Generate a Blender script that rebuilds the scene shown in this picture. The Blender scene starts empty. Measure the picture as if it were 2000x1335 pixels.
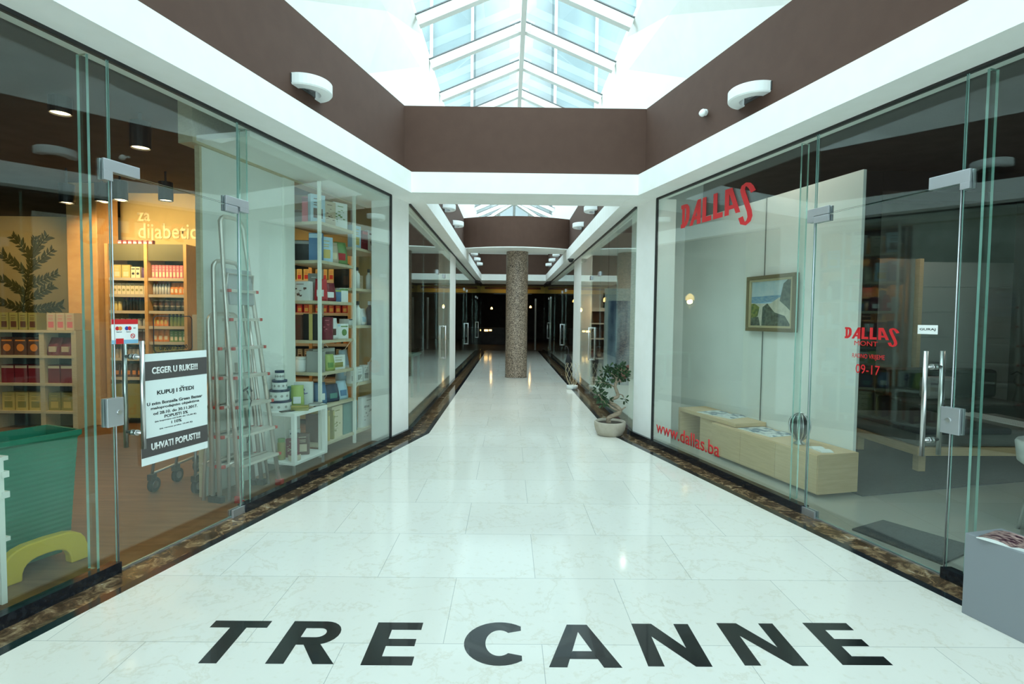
import bpy, bmesh, math, random
from mathutils import Vector, Matrix
random.seed(7)
R = math.radians
scene = bpy.context.scene
C = scene.collection
H = 1.42
# ------------------------------------------------------------------ camera
cam_d = bpy.data.cameras.new('camera'); cam = bpy.data.objects.new('camera', cam_d); C.objects.link(cam)
cam_d.sensor_width = 36.0; cam_d.lens = 1056.6 / 2000 * 36.0; cam_d.clip_start = 0.05; cam_d.clip_end = 300
cam.matrix_world = (Matrix.Translation((0, 0, H)) @ Matrix.Rotation(-.0066, 4, 'Z') @ Matrix.Rotation(-.0440, 4, 'X')
                    @ Matrix.Rotation(-.0112, 4, 'Y') @ Matrix.Rotation(R(90), 4, 'X'))
scene.camera = cam
# ------------------------------------------------------------------ look
scene.view_settings.view_transform = 'Standard'; scene.view_settings.look = 'None'
scene.view_settings.gamma = 1; scene.view_settings.use_curve_mapping = False
scene.view_settings.exposure = 0.04
scene.cycles.use_denoising = True
scene.cycles.transparent_max_bounces = 40
scene.cycles.max_bounces = 10; scene.cycles.diffuse_bounces = 6; scene.cycles.glossy_bounces = 5
scene.cycles.sample_clamp_indirect = 6
# ------------------------------------------------------------------ sky: bright overcast with soft cloud
SKY = (0.66, 0.93, 1.0)
w = bpy.data.worlds.new('sky'); scene.world = w; w.use_nodes = True
nt = w.node_tree; bg = nt.nodes['Background']
tc = nt.nodes.new('ShaderNodeTexCoord'); nz = nt.nodes.new('ShaderNodeTexNoise'); nz.inputs['Scale'].default_value = 1.6
cr = nt.nodes.new('ShaderNodeValToRGB')
cr.color_ramp.elements[0].position = .35; cr.color_ramp.elements[0].color = (.64, .88, .98, 1)
cr.color_ramp.elements[1].position = .7; cr.color_ramp.elements[1].color = (.85, 1, 1, 1)
nt.links.new(tc.outputs['Generated'], nz.inputs['Vector']); nt.links.new(nz.outputs[0], cr.inputs[0]); nt.links.new(cr.outputs[0], bg.inputs[0])
bg.inputs[1].default_value = 5.0

def portal(x, y, z, sx, sy, rot=(0, 0, 0)):
    l = bpy.data.lights.new('daylight_portal', 'AREA'); l.shape = 'RECTANGLE'; l.size = sx; l.size_y = sy
    l.cycles.is_portal = True
    o = bpy.data.objects.new('daylight_portal', l); C.objects.link(o); o.location = (x, y, z); o.rotation_euler = rot
portal(.15, 8.1, 5.3, 2.6, 21.0)
portal(.15, -7.5, 1.5, 8.6, 3.0, (R(90), 0, 0))

# ------------------------------------------------------------------ materials
M = {}
def mat(name, col, rough=.5, metal=0., emit=None, es=0., spec=.5, coat=0.):
    m = bpy.data.materials.new(name); m.use_nodes = True
    b = m.node_tree.nodes['Principled BSDF']
    b.inputs['Base Color'].default_value = (*col, 1); b.inputs['Roughness'].default_value = rough
    b.inputs['Metallic'].default_value = metal; b.inputs['Specular IOR Level'].default_value = spec
    b.inputs['Coat Weight'].default_value = coat
    if emit: b.inputs['Emission Color'].default_value = (*emit, 1); b.inputs['Emission Strength'].default_value = es
    M[name] = m
    return m
def nodes(m): return m.node_tree.nodes, m.node_tree.links, m.node_tree.nodes['Principled BSDF']
def noisy(name, c1, c2, scale, rough=.5, stretch=(1, 1, 1), detail=4, p0=.35, p1=.65, bump=0., distort=0., coat=0.):
    m = mat(name, c1, rough, coat=coat); n, l, b = nodes(m)
    t = n.new('ShaderNodeTexCoord'); mp = n.new('ShaderNodeMapping'); mp.inputs['Scale'].default_value = stretch
    z = n.new('ShaderNodeTexNoise'); z.inputs['Scale'].default_value = scale; z.inputs['Detail'].default_value = detail
    z.inputs['Distortion'].default_value = distort
    r = n.new('ShaderNodeValToRGB'); r.color_ramp.elements[0].position = p0; r.color_ramp.elements[1].position = p1
    r.color_ramp.elements[0].color = (*c1, 1); r.color_ramp.elements[1].color = (*c2, 1)
    l.new(t.outputs['Object'], mp.inputs[0]); l.new(mp.outputs[0], z.inputs['Vector']); l.new(z.outputs[0], r.inputs[0])
    l.new(r.outputs[0], b.inputs['Base Color'])
    if bump:
        bp = n.new('ShaderNodeBump'); bp.inputs['Strength'].default_value = bump; bp.inputs['Distance'].default_value = .01
        l.new(z.outputs[0], bp.inputs['Height']); l.new(bp.outputs[0], b.inputs['Normal'])
    return m
noisy('white_paint', (.87, .87, .83), (.90, .90, .87), 6, .75)
noisy('brown_paint', (.074, .033, .020), (.080, .037, .023), 8, .8)
noisy('grey_green_wall', (.74, .76, .72), (.78, .80, .76), 3, .8)
noisy('olive_wall', (.50, .38, .16), (.56, .43, .19), 2, .85)
noisy('dark_ceiling', (.045, .035, .032), (.06, .048, .044), 4, .9)
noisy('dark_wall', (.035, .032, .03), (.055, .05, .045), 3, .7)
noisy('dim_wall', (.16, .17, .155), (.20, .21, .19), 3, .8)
noisy('light_wood', (.56, .40, .22), (.63, .46, .26), 5, .45, (1, 1, 12), 5)
noisy('shelf_wood', (.50, .44, .30), (.56, .50, .35), 6, .6, (2, 12, 12), 4)
noisy('warm_wood', (.55, .30, .10), (.62, .36, .13), 6, .55, (1, 12, 2), 4)
noisy('oak_floor', (.13, .062, .026), (.23, .12, .052), 2.2, .35, (1, 9, 1), 8, .3, .7)
noisy('carpet_dark', (.05, .056, .06), (.08, .088, .092), 120, .95)
noisy('black_granite', (.006, .008, .012), (.016, .020, .026), 40, .12)
noisy('soil', (.03, .02, .015), (.07, .05, .03), 60, .95, bump=.6)
noisy('bark', (.20, .15, .10), (.36, .28, .20), 18, .85, (1, 1, 4), bump=.5)
noisy('pot_clay', (.40, .35, .27), (.46, .41, .33), 14, .7)
noisy('green_plastic', (.012, .17, .10), (.016, .20, .12), 6, .4)
mat('yellow_plastic', (.62, .46, .03), .4)
mat('steel', (.62, .63, .63), .28, 1.)
mat('satin_steel', (.55, .57, .60), .38, .85)
mat('aluminium', (.74, .70, .65), .42, .75)
mat('dark_steel', (.12, .12, .12), .4, .8)
mat('black', (.012, .012, .014), .45)
mat('ink', (.012, .016, .016), .5)
mat('letter_black', (.006, .008, .009), .22, coat=.3)
mat('red_vinyl', (.60, .015, .02), .45)
mat('red_plastic', (.48, .07, .06), .5)
mat('paper', (.74, .82, .80), .8)
mat('poster_grey', (.075, .068, .065), .7)
mat('white', (.82, .84, .82), .5)
mat('white_metal', (.76, .78, .72), .4)
mat('desk_grey', (.23, .25, .27), .45)
mat('bracket_white', (.80, .80, .76), .55)
mat('gasket', (.02, .02, .02), .6)
mat('white_laminate', (.78, .80, .76), .4)
mat('lamp_glow', (1, .9, .7), .5, emit=(1, .78, .42), es=6)
mat('lamp_white', (1, .95, .85), .5, emit=(1, .9, .72), es=9)
mat('sign_cream', (.95, .82, .5), .5)
noisy('sky_backdrop_pale', (.34, .37, .37), (.46, .48, .48), .3, .5)
mat('gold_paint', (.36, .26, .03), .5)
mat('skylight_white', (.80, .82, .78), .5)
mat('rubber', (.03, .03, .03), .7)
mat('umbrella_cloth', (.01, .011, .014), .8)
mat('leaf_dark', (.018, .045, .016), .6)
mat('leaf_mid', (.035, .085, .028), .6)
mat('wire_grey', (.30, .31, .32), .4, .8)
mat('shade_glow', (1, .6, .2), .5, emit=(1, .62, .2), es=5)
def pal(n, c, r=.55):
    return M.get(n) or mat(n, c, r)
# marble floor: 0.86 x 0.60 m slabs, thin joints, faint veins
m = mat('marble_floor', (.7, .7, .66), .09, spec=.4); n, l, b = nodes(m)
t = n.new('ShaderNodeTexCoord'); mp = n.new('ShaderNodeMapping'); mp.inputs['Location'].default_value = (.27, -.50, 0)
br = n.new('ShaderNodeTexBrick'); br.inputs['Scale'].default_value = 1; br.inputs['Brick Width'].default_value = .86
br.inputs['Row Height'].default_value = .6; br.inputs['Mortar Size'].default_value = .0016; br.inputs['Mortar Smooth'].default_value = .3
br.inputs['Color1'].default_value = (.755, .725, .65, 1); br.inputs['Color2'].default_value = (.80, .775, .705, 1); br.inputs['Mortar'].default_value = (.42, .42, .38, 1)
l.new(t.outputs['Object'], mp.inputs[0]); l.new(mp.outputs[0], br.inputs['Vector'])
v1 = n.new('ShaderNodeTexNoise'); v1.inputs['Scale'].default_value = 1.7; v1.inputs['Detail'].default_value = 12; v1.inputs['Roughness'].default_value = .62; v1.inputs['Distortion'].default_value = .35
l.new(t.outputs['Object'], v1.inputs['Vector'])
r1 = n.new('ShaderNodeValToRGB'); e = r1.color_ramp.elements
e[0].position = .488; e[0].color = (1, 1, 1, 1); e[1].position = .512; e[1].color = (1, 1, 1, 1)
k = e.new(.5); k.color = (.90, .87, .82, 1)
l.new(v1.outputs[0], r1.inputs[0])
v2 = n.new('ShaderNodeTexNoise'); v2.inputs['Scale'].default_value = 26; v2.inputs['Detail'].default_value = 6
r2 = n.new('ShaderNodeValToRGB'); r2.color_ramp.elements[0].position = .30; r2.color_ramp.elements[0].color = (.90, .87, .81, 1)
r2.color_ramp.elements[1].position = .42; r2.color_ramp.elements[1].color = (1, 1, 1, 1)
l.new(t.outputs['Object'], v2.inputs['Vector']); l.new(v2.outputs[0], r2.inputs[0])
x1 = n.new('ShaderNodeMix'); x1.data_type = 'RGBA'; x1.blend_type = 'MULTIPLY'; x1.inputs[0].default_value = .8
x2 = n.new('ShaderNodeMix'); x2.data_type = 'RGBA'; x2.blend_type = 'MULTIPLY'; x2.inputs[0].default_value = .6
l.new(br.outputs[0], x1.inputs[6]); l.new(r1.outputs[0], x1.inputs[7]); l.new(x1.outputs[2], x2.inputs[6]); l.new(r2.outputs[0], x2.inputs[7])
l.new(x2.outputs[2], b.inputs['Base Color'])
# brown veined marble band
m = mat('brown_marble', (.1, .06, .03), .1); n, l, b = nodes(m)
t = n.new('ShaderNodeTexCoord'); a = n.new('ShaderNodeTexNoise'); a.inputs['Scale'].default_value = 11; a.inputs['Detail'].default_value = 12; a.inputs['Roughness'].default_value = .68; a.inputs['Distortion'].default_value = 1.0
r = n.new('ShaderNodeValToRGB'); e = r.color_ramp.elements; e[0].position = .3; e[0].color = (.02, .012, .008, 1); e[1].position = .62; e[1].color = (.32, .22, .12, 1)
k = e.new(.5); k.color = (.10, .06, .032, 1); k = e.new(.70); k.color = (.70, .66, .58, 1)
l.new(t.outputs['Object'], a.inputs['Vector']); l.new(a.outputs[0], r.inputs[0]); l.new(r.outputs[0], b.inputs['Base Color'])
# column mosaic
m = mat('mosaic', (.2, .15, .1), .45); n, l, b = nodes(m)
t = n.new('ShaderNodeTexCoord'); a = n.new('ShaderNodeTexVoronoi'); a.inputs['Scale'].default_value = 78; a.inputs['Randomness'].default_value = .55
r = n.new('ShaderNodeValToRGB'); e = r.color_ramp.elements; e[0].position = 0; e[0].color = (.03, .022, .016, 1); e[1].position = 1; e[1].color = (.52, .40, .30, 1)
k = e.new(.3); k.color = (.14, .095, .065, 1); k = e.new(.65); k.color = (.30, .235, .18, 1)
sp = n.new('ShaderNodeSeparateColor')
l.new(t.outputs['Object'], a.inputs['Vector']); l.new(a.outputs['Color'], sp.inputs[0]); l.new(sp.outputs[0], r.inputs[0]); l.new(r.outputs[0], b.inputs['Base Color'])
# shop tile floor
m = mat('shop_tile', (.5, .5, .45), .15); n, l, b = nodes(m)
t = n.new('ShaderNodeTexCoord'); br = n.new('ShaderNodeTexBrick'); br.offset = 0; br.inputs['Scale'].default_value = 1; br.inputs['Brick Width'].default_value = .6; br.inputs['Row Height'].default_value = .6
br.inputs['Mortar Size'].default_value = .002; br.inputs['Color1'].default_value = (.36, .36, .32, 1); br.inputs['Color2'].default_value = (.39, .39, .35, 1); br.inputs['Mortar'].default_value = (.3, .3, .27, 1)
l.new(t.outputs['Object'], br.inputs['Vector']); l.new(br.outputs[0], b.inputs['Base Color'])
# pane glass: see-through with mirror-like fresnel reflection on both faces
def glass(name, tint, edge=False):
    m = bpy.data.materials.new(name); m.use_nodes = True; n = m.node_tree.nodes; l = m.node_tree.links; n.clear()
    out = n.new('ShaderNodeOutputMaterial'); mx = n.new('ShaderNodeMixShader'); tr = n.new('ShaderNodeBsdfTransparent'); gl = n.new('ShaderNodeBsdfGlossy')
    tr.inputs[0].default_value = (*tint, 1); gl.inputs['Roughness'].default_value = .0; gl.inputs[0].default_value = (.93, 1, .98, 1)
    fr = n.new('ShaderNodeFresnel'); ge = n.new('ShaderNodeNewGeometry'); mr = n.new('ShaderNodeMapRange')
    mr.inputs['To Min'].default_value = 1.52; mr.inputs['To Max'].default_value = 1 / 1.52
    l.new(ge.outputs['Backfacing'], mr.inputs[0]); l.new(mr.outputs[0], fr.inputs['IOR'])
    l.new(fr.outputs[0], mx.inputs[0]); l.new(tr.outputs[0], mx.inputs[1]); l.new(gl.outputs[0], mx.inputs[2])
    l.new(mx.outputs[0], out.inputs[0]); M[name] = m
    return m
glass('glass', (.95, .985, .968)); glass('glass_fin', (.90, .965, .945)); glass('sky_glass', (.93, .99, 1.0)); glass('clear_glass', (.99, .995, .99))
mat('glass_edge', (.28, .50, .45), .1); M['glass_edge'].node_tree.nodes['Principled BSDF'].inputs['Transmission Weight'].default_value = .35
# tower facade seen through the roof
m = mat('tower_glass', (.12, .19, .21), .5); n, l, b = nodes(m)
t = n.new('ShaderNodeTexCoord'); a = n.new('ShaderNodeTexNoise'); a.inputs['Scale'].default_value = .22; a.inputs['Detail'].default_value = 2
r = n.new('ShaderNodeValToRGB'); r.color_ramp.elements[0].position = .4; r.color_ramp.elements[1].position = .6
r.color_ramp.elements[0].color = (.15, .19, .195, 1); r.color_ramp.elements[1].color = (.23, .28, .28, 1)
l.new(t.outputs['Object'], a.inputs['Vector']); l.new(a.outputs[0], r.inputs[0]); l.new(r.outputs[0], b.inputs['Base Color'])

# ------------------------------------------------------------------ mesh helpers
class MB:
    def __init__(s): s.b = bmesh.new(); s.mats = []
    def mi(s, name):
        if name not in s.mats: s.mats.append(name)
        return s.mats.index(name)
    def box(s, x0, x1, y0, y1, z0, z1, m='white', bev=0, mtx=None):
        r = bmesh.ops.create_cube(s.b, size=1)
        vs = r['verts']
        for v in vs:
            v.co = Vector((x0 + (v.co.x + .5) * (x1 - x0), y0 + (v.co.y + .5) * (y1 - y0), z0 + (v.co.z + .5) * (z1 - z0)))
        fs = {f for v in vs for f in v.link_faces}
        for f in fs: f.material_index = s.mi(m)
        if bev:
            es = {e for v in vs for e in v.link_edges}
            r2 = bmesh.ops.bevel(s.b, geom=list(es), offset=bev, segments=2, affect='EDGES', profile=.5)
            for f in r2['faces']: f.material_index = s.mi(m)
            vs = list({v for f in list(fs) + r2['faces'] if f.is_valid for v in f.verts})
        if mtx is not None:
            for v in vs: v.co = mtx @ v.co
        return s
    def prism(s, pts, z0, z1, m='white', mtx=None):
        a = [s.b.verts.new((p[0], p[1], z0)) for p in pts]; c = [s.b.verts.new((p[0], p[1], z1)) for p in pts]
        area = sum(pts[i][0] * pts[(i + 1) % len(pts)][1] - pts[(i + 1) % len(pts)][0] * pts[i][1] for i in range(len(pts)))
        if area < 0: a.reverse(); c.reverse()
        k = s.mi(m); n = len(a)
        fs = [s.b.faces.new(list(reversed(a))), s.b.faces.new(c)]
        for i in range(n): fs.append(s.b.faces.new((a[i], a[(i + 1) % n], c[(i + 1) % n], c[i])))
        for f in fs: f.material_index = k
        if mtx is not None:
            for v in a + c: v.co = mtx @ v.co
        return s
    def face(s, pts, m='white'):
        f = s.b.faces.new([s.b.verts.new(p) for p in pts]); f.material_index = s.mi(m); return s
    def tube(s, pts, rad, m='steel', n=10, cap=True):
        pts = [Vector(p) for p in pts]; N = len(pts)
        rad = rad if isinstance(rad, (list, tuple)) else [rad] * N
        k = s.mi(m); prev = None; up = None
        for i, p in enumerate(pts):
            d = ((pts[min(i + 1, N - 1)] - p).normalized() + (p - pts[max(i - 1, 0)]).normalized())
            d = d.normalized() if d.length > 1e-6 else Vector((0, 0, 1))
            if up is None: up = Vector((0, 0, 1)) if abs(d.z) < .9 else Vector((1, 0, 0))
            u = d.cross(up).normalized(); v = u.cross(d).normalized(); up = v
            ring = [s.b.verts.new(p + (u * math.cos(2 * math.pi * j / n) + v * math.sin(2 * math.pi * j / n)) * rad[i]) for j in range(n)]
            if prev:
                for j in range(n):
                    f = s.b.faces.new((prev[j], ring[j], ring[(j + 1) % n], prev[(j + 1) % n])); f.material_index = k; f.smooth = True
            elif cap: s.b.faces.new(ring).material_index = k
            prev = ring
        if cap: s.b.faces.new(list(reversed(prev))).material_index = k
        return s
    def cyl(s, x, y, z0, z1, r, m='white', n=24, r2=None): return s.lathe([(0, z0), (r, z0), (r if r2 is None else r2, z1), (0, z1)], x, y, m, n, smooth=False)
    def lathe(s, prof, x=0, y=0, m='white', n=32, sx=1, sy=1, smooth=True):
        k = s.mi(m); rings = []
        for (r, z) in prof:
            if r < 1e-6: rings.append([s.b.verts.new((x, y, z))])
            else: rings.append([s.b.verts.new((x + sx * r * math.cos(2 * math.pi * j / n), y + sy * r * math.sin(2 * math.pi * j / n), z)) for j in range(n)])
        for a, c in zip(rings, rings[1:]):
            for j in range(n):
                q = [a[j % len(a)], a[(j + 1) % len(a)], c[(j + 1) % len(c)], c[j % len(c)]]
                q = [v for i, v in enumerate(q) if v not in q[:i]]
                if len(q) > 2:
                    f = s.b.faces.new(q); f.material_index = k; f.smooth = smooth
        return s
    def build(s, name, parent=None, loc=(0, 0, 0), rot=0, fix=True):
        if fix: bmesh.ops.recalc_face_normals(s.b, faces=s.b.faces)
        me = bpy.data.meshes.new(name); s.b.to_mesh(me); s.b.free()
        for mm in s.mats: me.materials.append(M[mm])
        o = bpy.data.objects.new(name, me); C.objects.link(o); o.location = loc
        o.rotation_euler = rot if isinstance(rot, tuple) else (0, 0, rot)
        if parent: o.parent = parent
        return o
def tag(o, label=None, cat=None, group=None, kind=None):
    if label: o['label'] = label
    if cat: o['category'] = cat
    if group: o['group'] = group
    if kind: o['kind'] = kind
    return o
def thing(name, label, cat, loc=(0, 0, 0), rz=0, group=None, kind=None):
    o = bpy.data.objects.new(name, None); C.objects.link(o); o.empty_display_size = .1
    o.location = loc; o.rotation_euler = (0, 0, rz)
    return tag(o, label, cat, group, kind)
def dup(root, loc=None, rz=None, label=None, scale=None):
    kids = {}
    for o in list(C.objects):
        if o.parent: kids.setdefault(o.parent.name, []).append(o)
    def cp(o, par):
        c = o.copy(); C.objects.link(c); c.parent = par
        for ch in kids.get(o.name, []): cp(ch, c)
        return c
    r = cp(root, None)
    if loc is not None: r.location = loc
    if rz is not None: r.rotation_euler[2] = rz
    if label: r['label'] = label
    if scale: r.scale = scale
    return r
def struct(o): o['kind'] = 'structure'; return o
def text(name, body, m, parent, loc, width=None, height=None, size=.1, bold=.0, rot=(R(90), 0, 0), ext=.0006, shear=0):
    cu = bpy.data.curves.new(name, 'FONT'); cu.body = body; cu.size = size; cu.offset = bold * size; cu.extrude = 0; cu.shear = shear
    cu.align_x = 'CENTER'; cu.align_y = 'CENTER'; cu.resolution_u = 3
    o = bpy.data.objects.new('tmp_text', cu); C.objects.link(o)
    dg = bpy.context.evaluated_depsgraph_get(); dg.update()
    me = bpy.data.meshes.new_from_object(o.evaluated_get(dg)); bpy.data.objects.remove(o)
    xs = [v.co.x for v in me.vertices]; ys = [v.co.y for v in me.vertices]
    cx, cy = (min(xs) + max(xs)) / 2, (min(ys) + max(ys)) / 2
    sx = width / (max(xs) - min(xs)) if width else 1
    sy = height / (max(ys) - min(ys)) if height else sx
    if not width and height: sx = sy
    for v in me.vertices: v.co.x = (v.co.x - cx) * sx; v.co.y = (v.co.y - cy) * sy
    me.materials.clear(); me.materials.append(M[m]); me.name = name
    b = bmesh.new(); b.from_mesh(me); r = bmesh.ops.extrude_face_region(b, geom=b.faces[:])
    for v in r['geom']:
        if isinstance(v, bmesh.types.BMVert): v.co.z += ext
    bmesh.ops.recalc_face_normals(b, faces=b.faces); b.to_mesh(me); b.free()
    t = bpy.data.objects.new(name, me); C.objects.link(t); t.parent = parent; t.location = loc; t.rotation_euler = rot
    return t

# ------------------------------------------------------------------ plan geometry
XC = .16; K = .2576; NRM = math.sqrt(1 + K * K); CT, ST = 1 / NRM, K / NRM
ZG = 2.765; AY = math.atan(K)
ROTL = R(90) - AY; ROTR = -(R(90) - AY)
def PL(Y, d=0, z=0): return (XC - 3.057 + K * Y - CT * d, Y + ST * d, z)
def PR(Y, d=0, z=0): return (XC + 3.057 - K * Y + CT * d, Y + ST * d, z)
SD = {'l': -1, 'r': 1}
def halfF(o, Y): return 3.057 - o * NRM - K * Y
def halfC(o): return 1.37 - (.75 if o > .1 else 1) * o
def cornerY(o): return (3.057 - o * NRM - halfC(o)) / K
Y0, Y1 = -2.4, 23.6
def path(o, y0=Y0, y1=Y1, cc=None):
    hc = halfC(o) if cc is None else cc
    cy = (3.057 - o * NRM - hc) / K
    return [(halfF(o, y0), y0), (hc, cy), (hc, y1)]
def strip(name, side, oa, ob, z0, z1, m, y0=Y0, y1=Y1, ca=None, cb=None):
    s = SD[side]
    pa, pb = path(oa, y0, y1, ca), path(ob, y0, y1, cb)
    pts = [(XC + s * x, y) for x, y in pa] + [(XC + s * x, y) for x, y in reversed(pb)]
    return struct(MB().prism(pts, z0, z1, m).build(name))
def sweep(name, side, sec, m, y0=Y0, y1=Y1):
    mb = MB(); s = SD[side]; rings = []
    ps = [path(o, y0, y1) for o, z in sec]
    for i in range(3): rings.append([mb.b.verts.new((XC + s * ps[j][i][0], ps[j][i][1], sec[j][1])) for j in range(len(sec))])
    k = mb.mi(m); n = len(sec)
    for a, c in zip(rings, rings[1:]):
        for j in range(n): mb.b.faces.new((a[j], a[(j + 1) % n], c[(j + 1) % n], c[j])).material_index = k
    mb.b.faces.new(rings[0]).material_index = k; mb.b.faces.new(rings[-1]).material_index = k
    return struct(mb.build(name))

# ------------------------------------------------------------------ floors
fc = 1.37 - .25
cy = (3.057 - .233 * NRM - fc) / K
fl = [(XC - halfF(.233, Y0), Y0), (XC - fc, cy), (XC - fc, Y1), (XC + fc, Y1), (XC + fc, cy), (XC + halfF(.233, Y0), Y0)]
struct(MB().prism(fl, -.1, 0, 'marble_floor').build('floor'))
for sd, nm in (('l', 'left'), ('r', 'right')):
    strip('trim_1', sd, .172, .233, -.1, 0, 'black_granite', ca=1.37 - .19, cb=fc)
    strip('trim_2', sd, 0, .172, -.1, 0, 'brown_marble', ca=1.37, cb=1.37 - .19)
    s = SD[sd]
    o = .0
    pts = [(XC + s * halfF(0, Y0), Y0), (XC + s * 1.37, cornerY(0)), (XC + s * 1.37, Y1), (XC + s * 12, Y1), (XC + s * 12, Y0)]
    if sd == 'l':
        a = [(XC - halfF(0, Y0), Y0), (XC - halfF(0, 6.2), 6.2), (XC - halfF(0, 6.2) - 1, 7.5), (XC - 5.4, 7.5), (XC - 5.4, 9.4), (-12, 9.4), (-12, Y0)]
        struct(MB().prism(a, -.1, 0, 'oak_floor').build('floor'))
        b_ = [(XC - halfF(0, 6.2), 6.2), (XC - 1.37, cornerY(0)), (XC - 1.37, Y1), (-12, Y1), (-12, 9.4), (XC - 5.4, 9.4), (XC - 5.4, 7.5), (XC - halfF(0, 6.2) - 1, 7.5)]
        struct(MB().prism(b_, -.1, 0, 'shop_tile').build('floor'))
    else: struct(MB().prism(pts, -.1, 0, 'shop_tile').build('floor'))
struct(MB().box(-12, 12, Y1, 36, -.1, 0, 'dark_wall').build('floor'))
# black granite skirting under the fixed panes
def skirt(side, ya, yb, name):
    s = SD[side]
    pts = [(XC + s * (halfF(-.03, ya)), ya), (XC + s * halfF(-.03, yb), yb), (XC + s * halfF(.03, yb), yb), (XC + s * halfF(.03, ya), ya)]
    return struct(MB().prism(pts, 0, .062, 'black_granite').build(name))
skirt('l', Y0, 2.93, 'baseboard_left'); skirt('l', 3.85, 6.1, 'baseboard_left')
skirt('r', Y0, 2.95, 'baseboard_right'); skirt('r', 3.93, 6.1, 'baseboard_right')

# ------------------------------------------------------------------ ceiling edges, brown walls, shaft
sec_w = [(-.12, ZG + .012), (.11, ZG + .012), (.11, ZG), (.29, ZG), (.29, 2.99), (.14, 2.99), (-.12, 2.99)]
sec_b = [(.205, 2.985), (.205, 3.70), (.04, 3.70), (.04, 2.985)]
for sd, nm in (('l', 'wall_left'), ('r', 'wall_right')):
    sweep('trim_3', sd, sec_w, 'white_paint', Y0, 19.6)
    sweep(nm, sd, sec_b, 'brown_paint', Y0, 19.6)
    sweep('trim_3', sd, [(-.12, ZG), (.29, ZG), (.29, 3.0), (-.12, 3.0)], 'white_paint', 19.55, 19.6) if 0 else None
EZ, EH, RZ = 4.63, 1.17, 5.12
SX = .14; SE = 18.4
# shaft: from brown wall top sloping to the skylight eaves
for sd, nm in (('l', 'wall_left'), ('r', 'wall_right')):
    s = SD[sd]; mb = MB(); o = .205
    ys = [Y0, -1, 0, 2, 4, 5.2, cornerY(o), 9, 12, 15, SE]
    prev = None
    for y in ys:
        hb = max(halfF(o, y), halfC(o)); he = EH
        bx, ex = XC + s * hb, SX + s * he
        bulge = .0
        mid = Vector(((bx * .45 + ex * .55), y, 3.70 + (EZ - 3.70) * .62))
        cols = [Vector((bx, y, 3.70)), mid, Vector((ex, y, EZ)), Vector((ex + s * .12, y, EZ)), Vector((bx + s * .16, y, 3.70))]
        ring = [mb.b.verts.new(c) for c in cols]
        if prev:
            for j in range(5):
                f = mb.b.faces.new((prev[j], ring[j], ring[(j + 1) % 5], prev[(j + 1) % 5])); f.material_index = mb.mi('white_paint')
        prev = ring
    struct(mb.build(nm))
# end of the shaft
mb = MB(); hb = halfC(.205)
mb.face([(XC - hb, 19.55, 3.7), (XC + hb, 19.55, 3.7), (SX + EH, SE, EZ), (SX - EH, SE, EZ)], 'white_paint')
mb.face([(XC - hb, 19.55, 3.7), (SX - EH, SE, EZ), (SX - EH - .02, SE - .02, EZ), (XC - hb, SE, 3.7)], 'white_paint')
mb.face([(XC + hb, 19.55, 3.7), (SX + EH, SE, EZ), (SX + EH + .02, SE - .02, EZ), (XC + hb, SE, 3.7)], 'white_paint')
struct(mb.build('wall_back'))
struct(MB().prism([(XC - 4, 3.06), (XC + 4, 3.06), (XC + 4, 3.7), (SX + EH, EZ), (SX, RZ + .05), (SX - EH, EZ), (XC - 4, 3.7)], 0, .1, 'white_paint', Matrix.Translation((0, Y0 + .02, 0)) @ Matrix.Rotation(R(90), 4, 'X')).build('wall_front_light_block'))  # unseen gable wall added to stop daylight entering above the entrance
# solid ceilings over the shops, joined to the shaft
for sd in 'lr':
    s = SD[sd]
    pts = [(XC + s * halfF(.0, Y0), Y0), (XC + s * halfC(0.), cornerY(0)), (XC + s * halfC(0.), 36), (XC + s * 12, 36), (XC + s * 12, Y0)]
    zc = 3.05 if sd == 'l' else 3.45
    struct(MB().prism(pts, zc, zc + .25, 'dark_ceiling').build('ceiling'))
    pts = [(XC + s * halfF(.12, Y0), Y0), (XC + s * halfC(.12), cornerY(.12)), (XC + s * halfC(.12), 19.6), (XC + s * 12, 19.6), (XC + s * 12, Y0)]
    struct(MB().prism(pts, 3.70, 3.76, 'white_paint').build('ceiling'))

# ------------------------------------------------------------------ cross beams
def beam(y, yb, w0, bow, fascia):
    # brown face, optional white fascia below; bow > 0 swells towards the viewer
    def arc(yy, b, n=16, hw=None):
        hw = hw or w0
        return [(XC - hw + 2 * hw * i / n, yy - b * (1 - ((i - n / 2) / (n / 2)) ** 2)) for i in range(n + 1)]
    wb_ = w0 + (.055 if fascia and y < 10 else 0); fr = arc(y + .03, bow, hw=wb_); bk = arc(yb - .02, 0, hw=wb_)
    struct(MB().prism(fr + bk[::-1], 2.985 if not bow else 3.02, 3.70, 'brown_paint').build('trim_4'))
    if fascia:
        fr = arc(y, 0); bk = arc(yb, 0)
        struct(MB().prism(fr + bk[::-1], ZG + .003, 2.988, 'white_paint').build('trim_5'))
    else:
        fr = arc(y + .02, bow); bk = arc(yb, 0)
        struct(MB().prism(fr + bk[::-1], 3.003, 3.022, 'white_paint').build('trim_5'))
    struct(MB().prism([(XC - w0, y + .035), (XC + w0, y + .035), (XC + w0, yb - .03), (XC - w0, yb - .03)] if not bow else arc(y + .04, bow) + [(XC + w0, yb - .03), (XC - w0, yb - .03)], 3.70, 3.702, 'brown_paint').build('trim_6'))
beam(5.93, 6.52, 1.27, 0, True)
beam(12.52, 13.35, 1.213, .35, False)
beam(19.5, 21.6, 1.215, 0, True)
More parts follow.
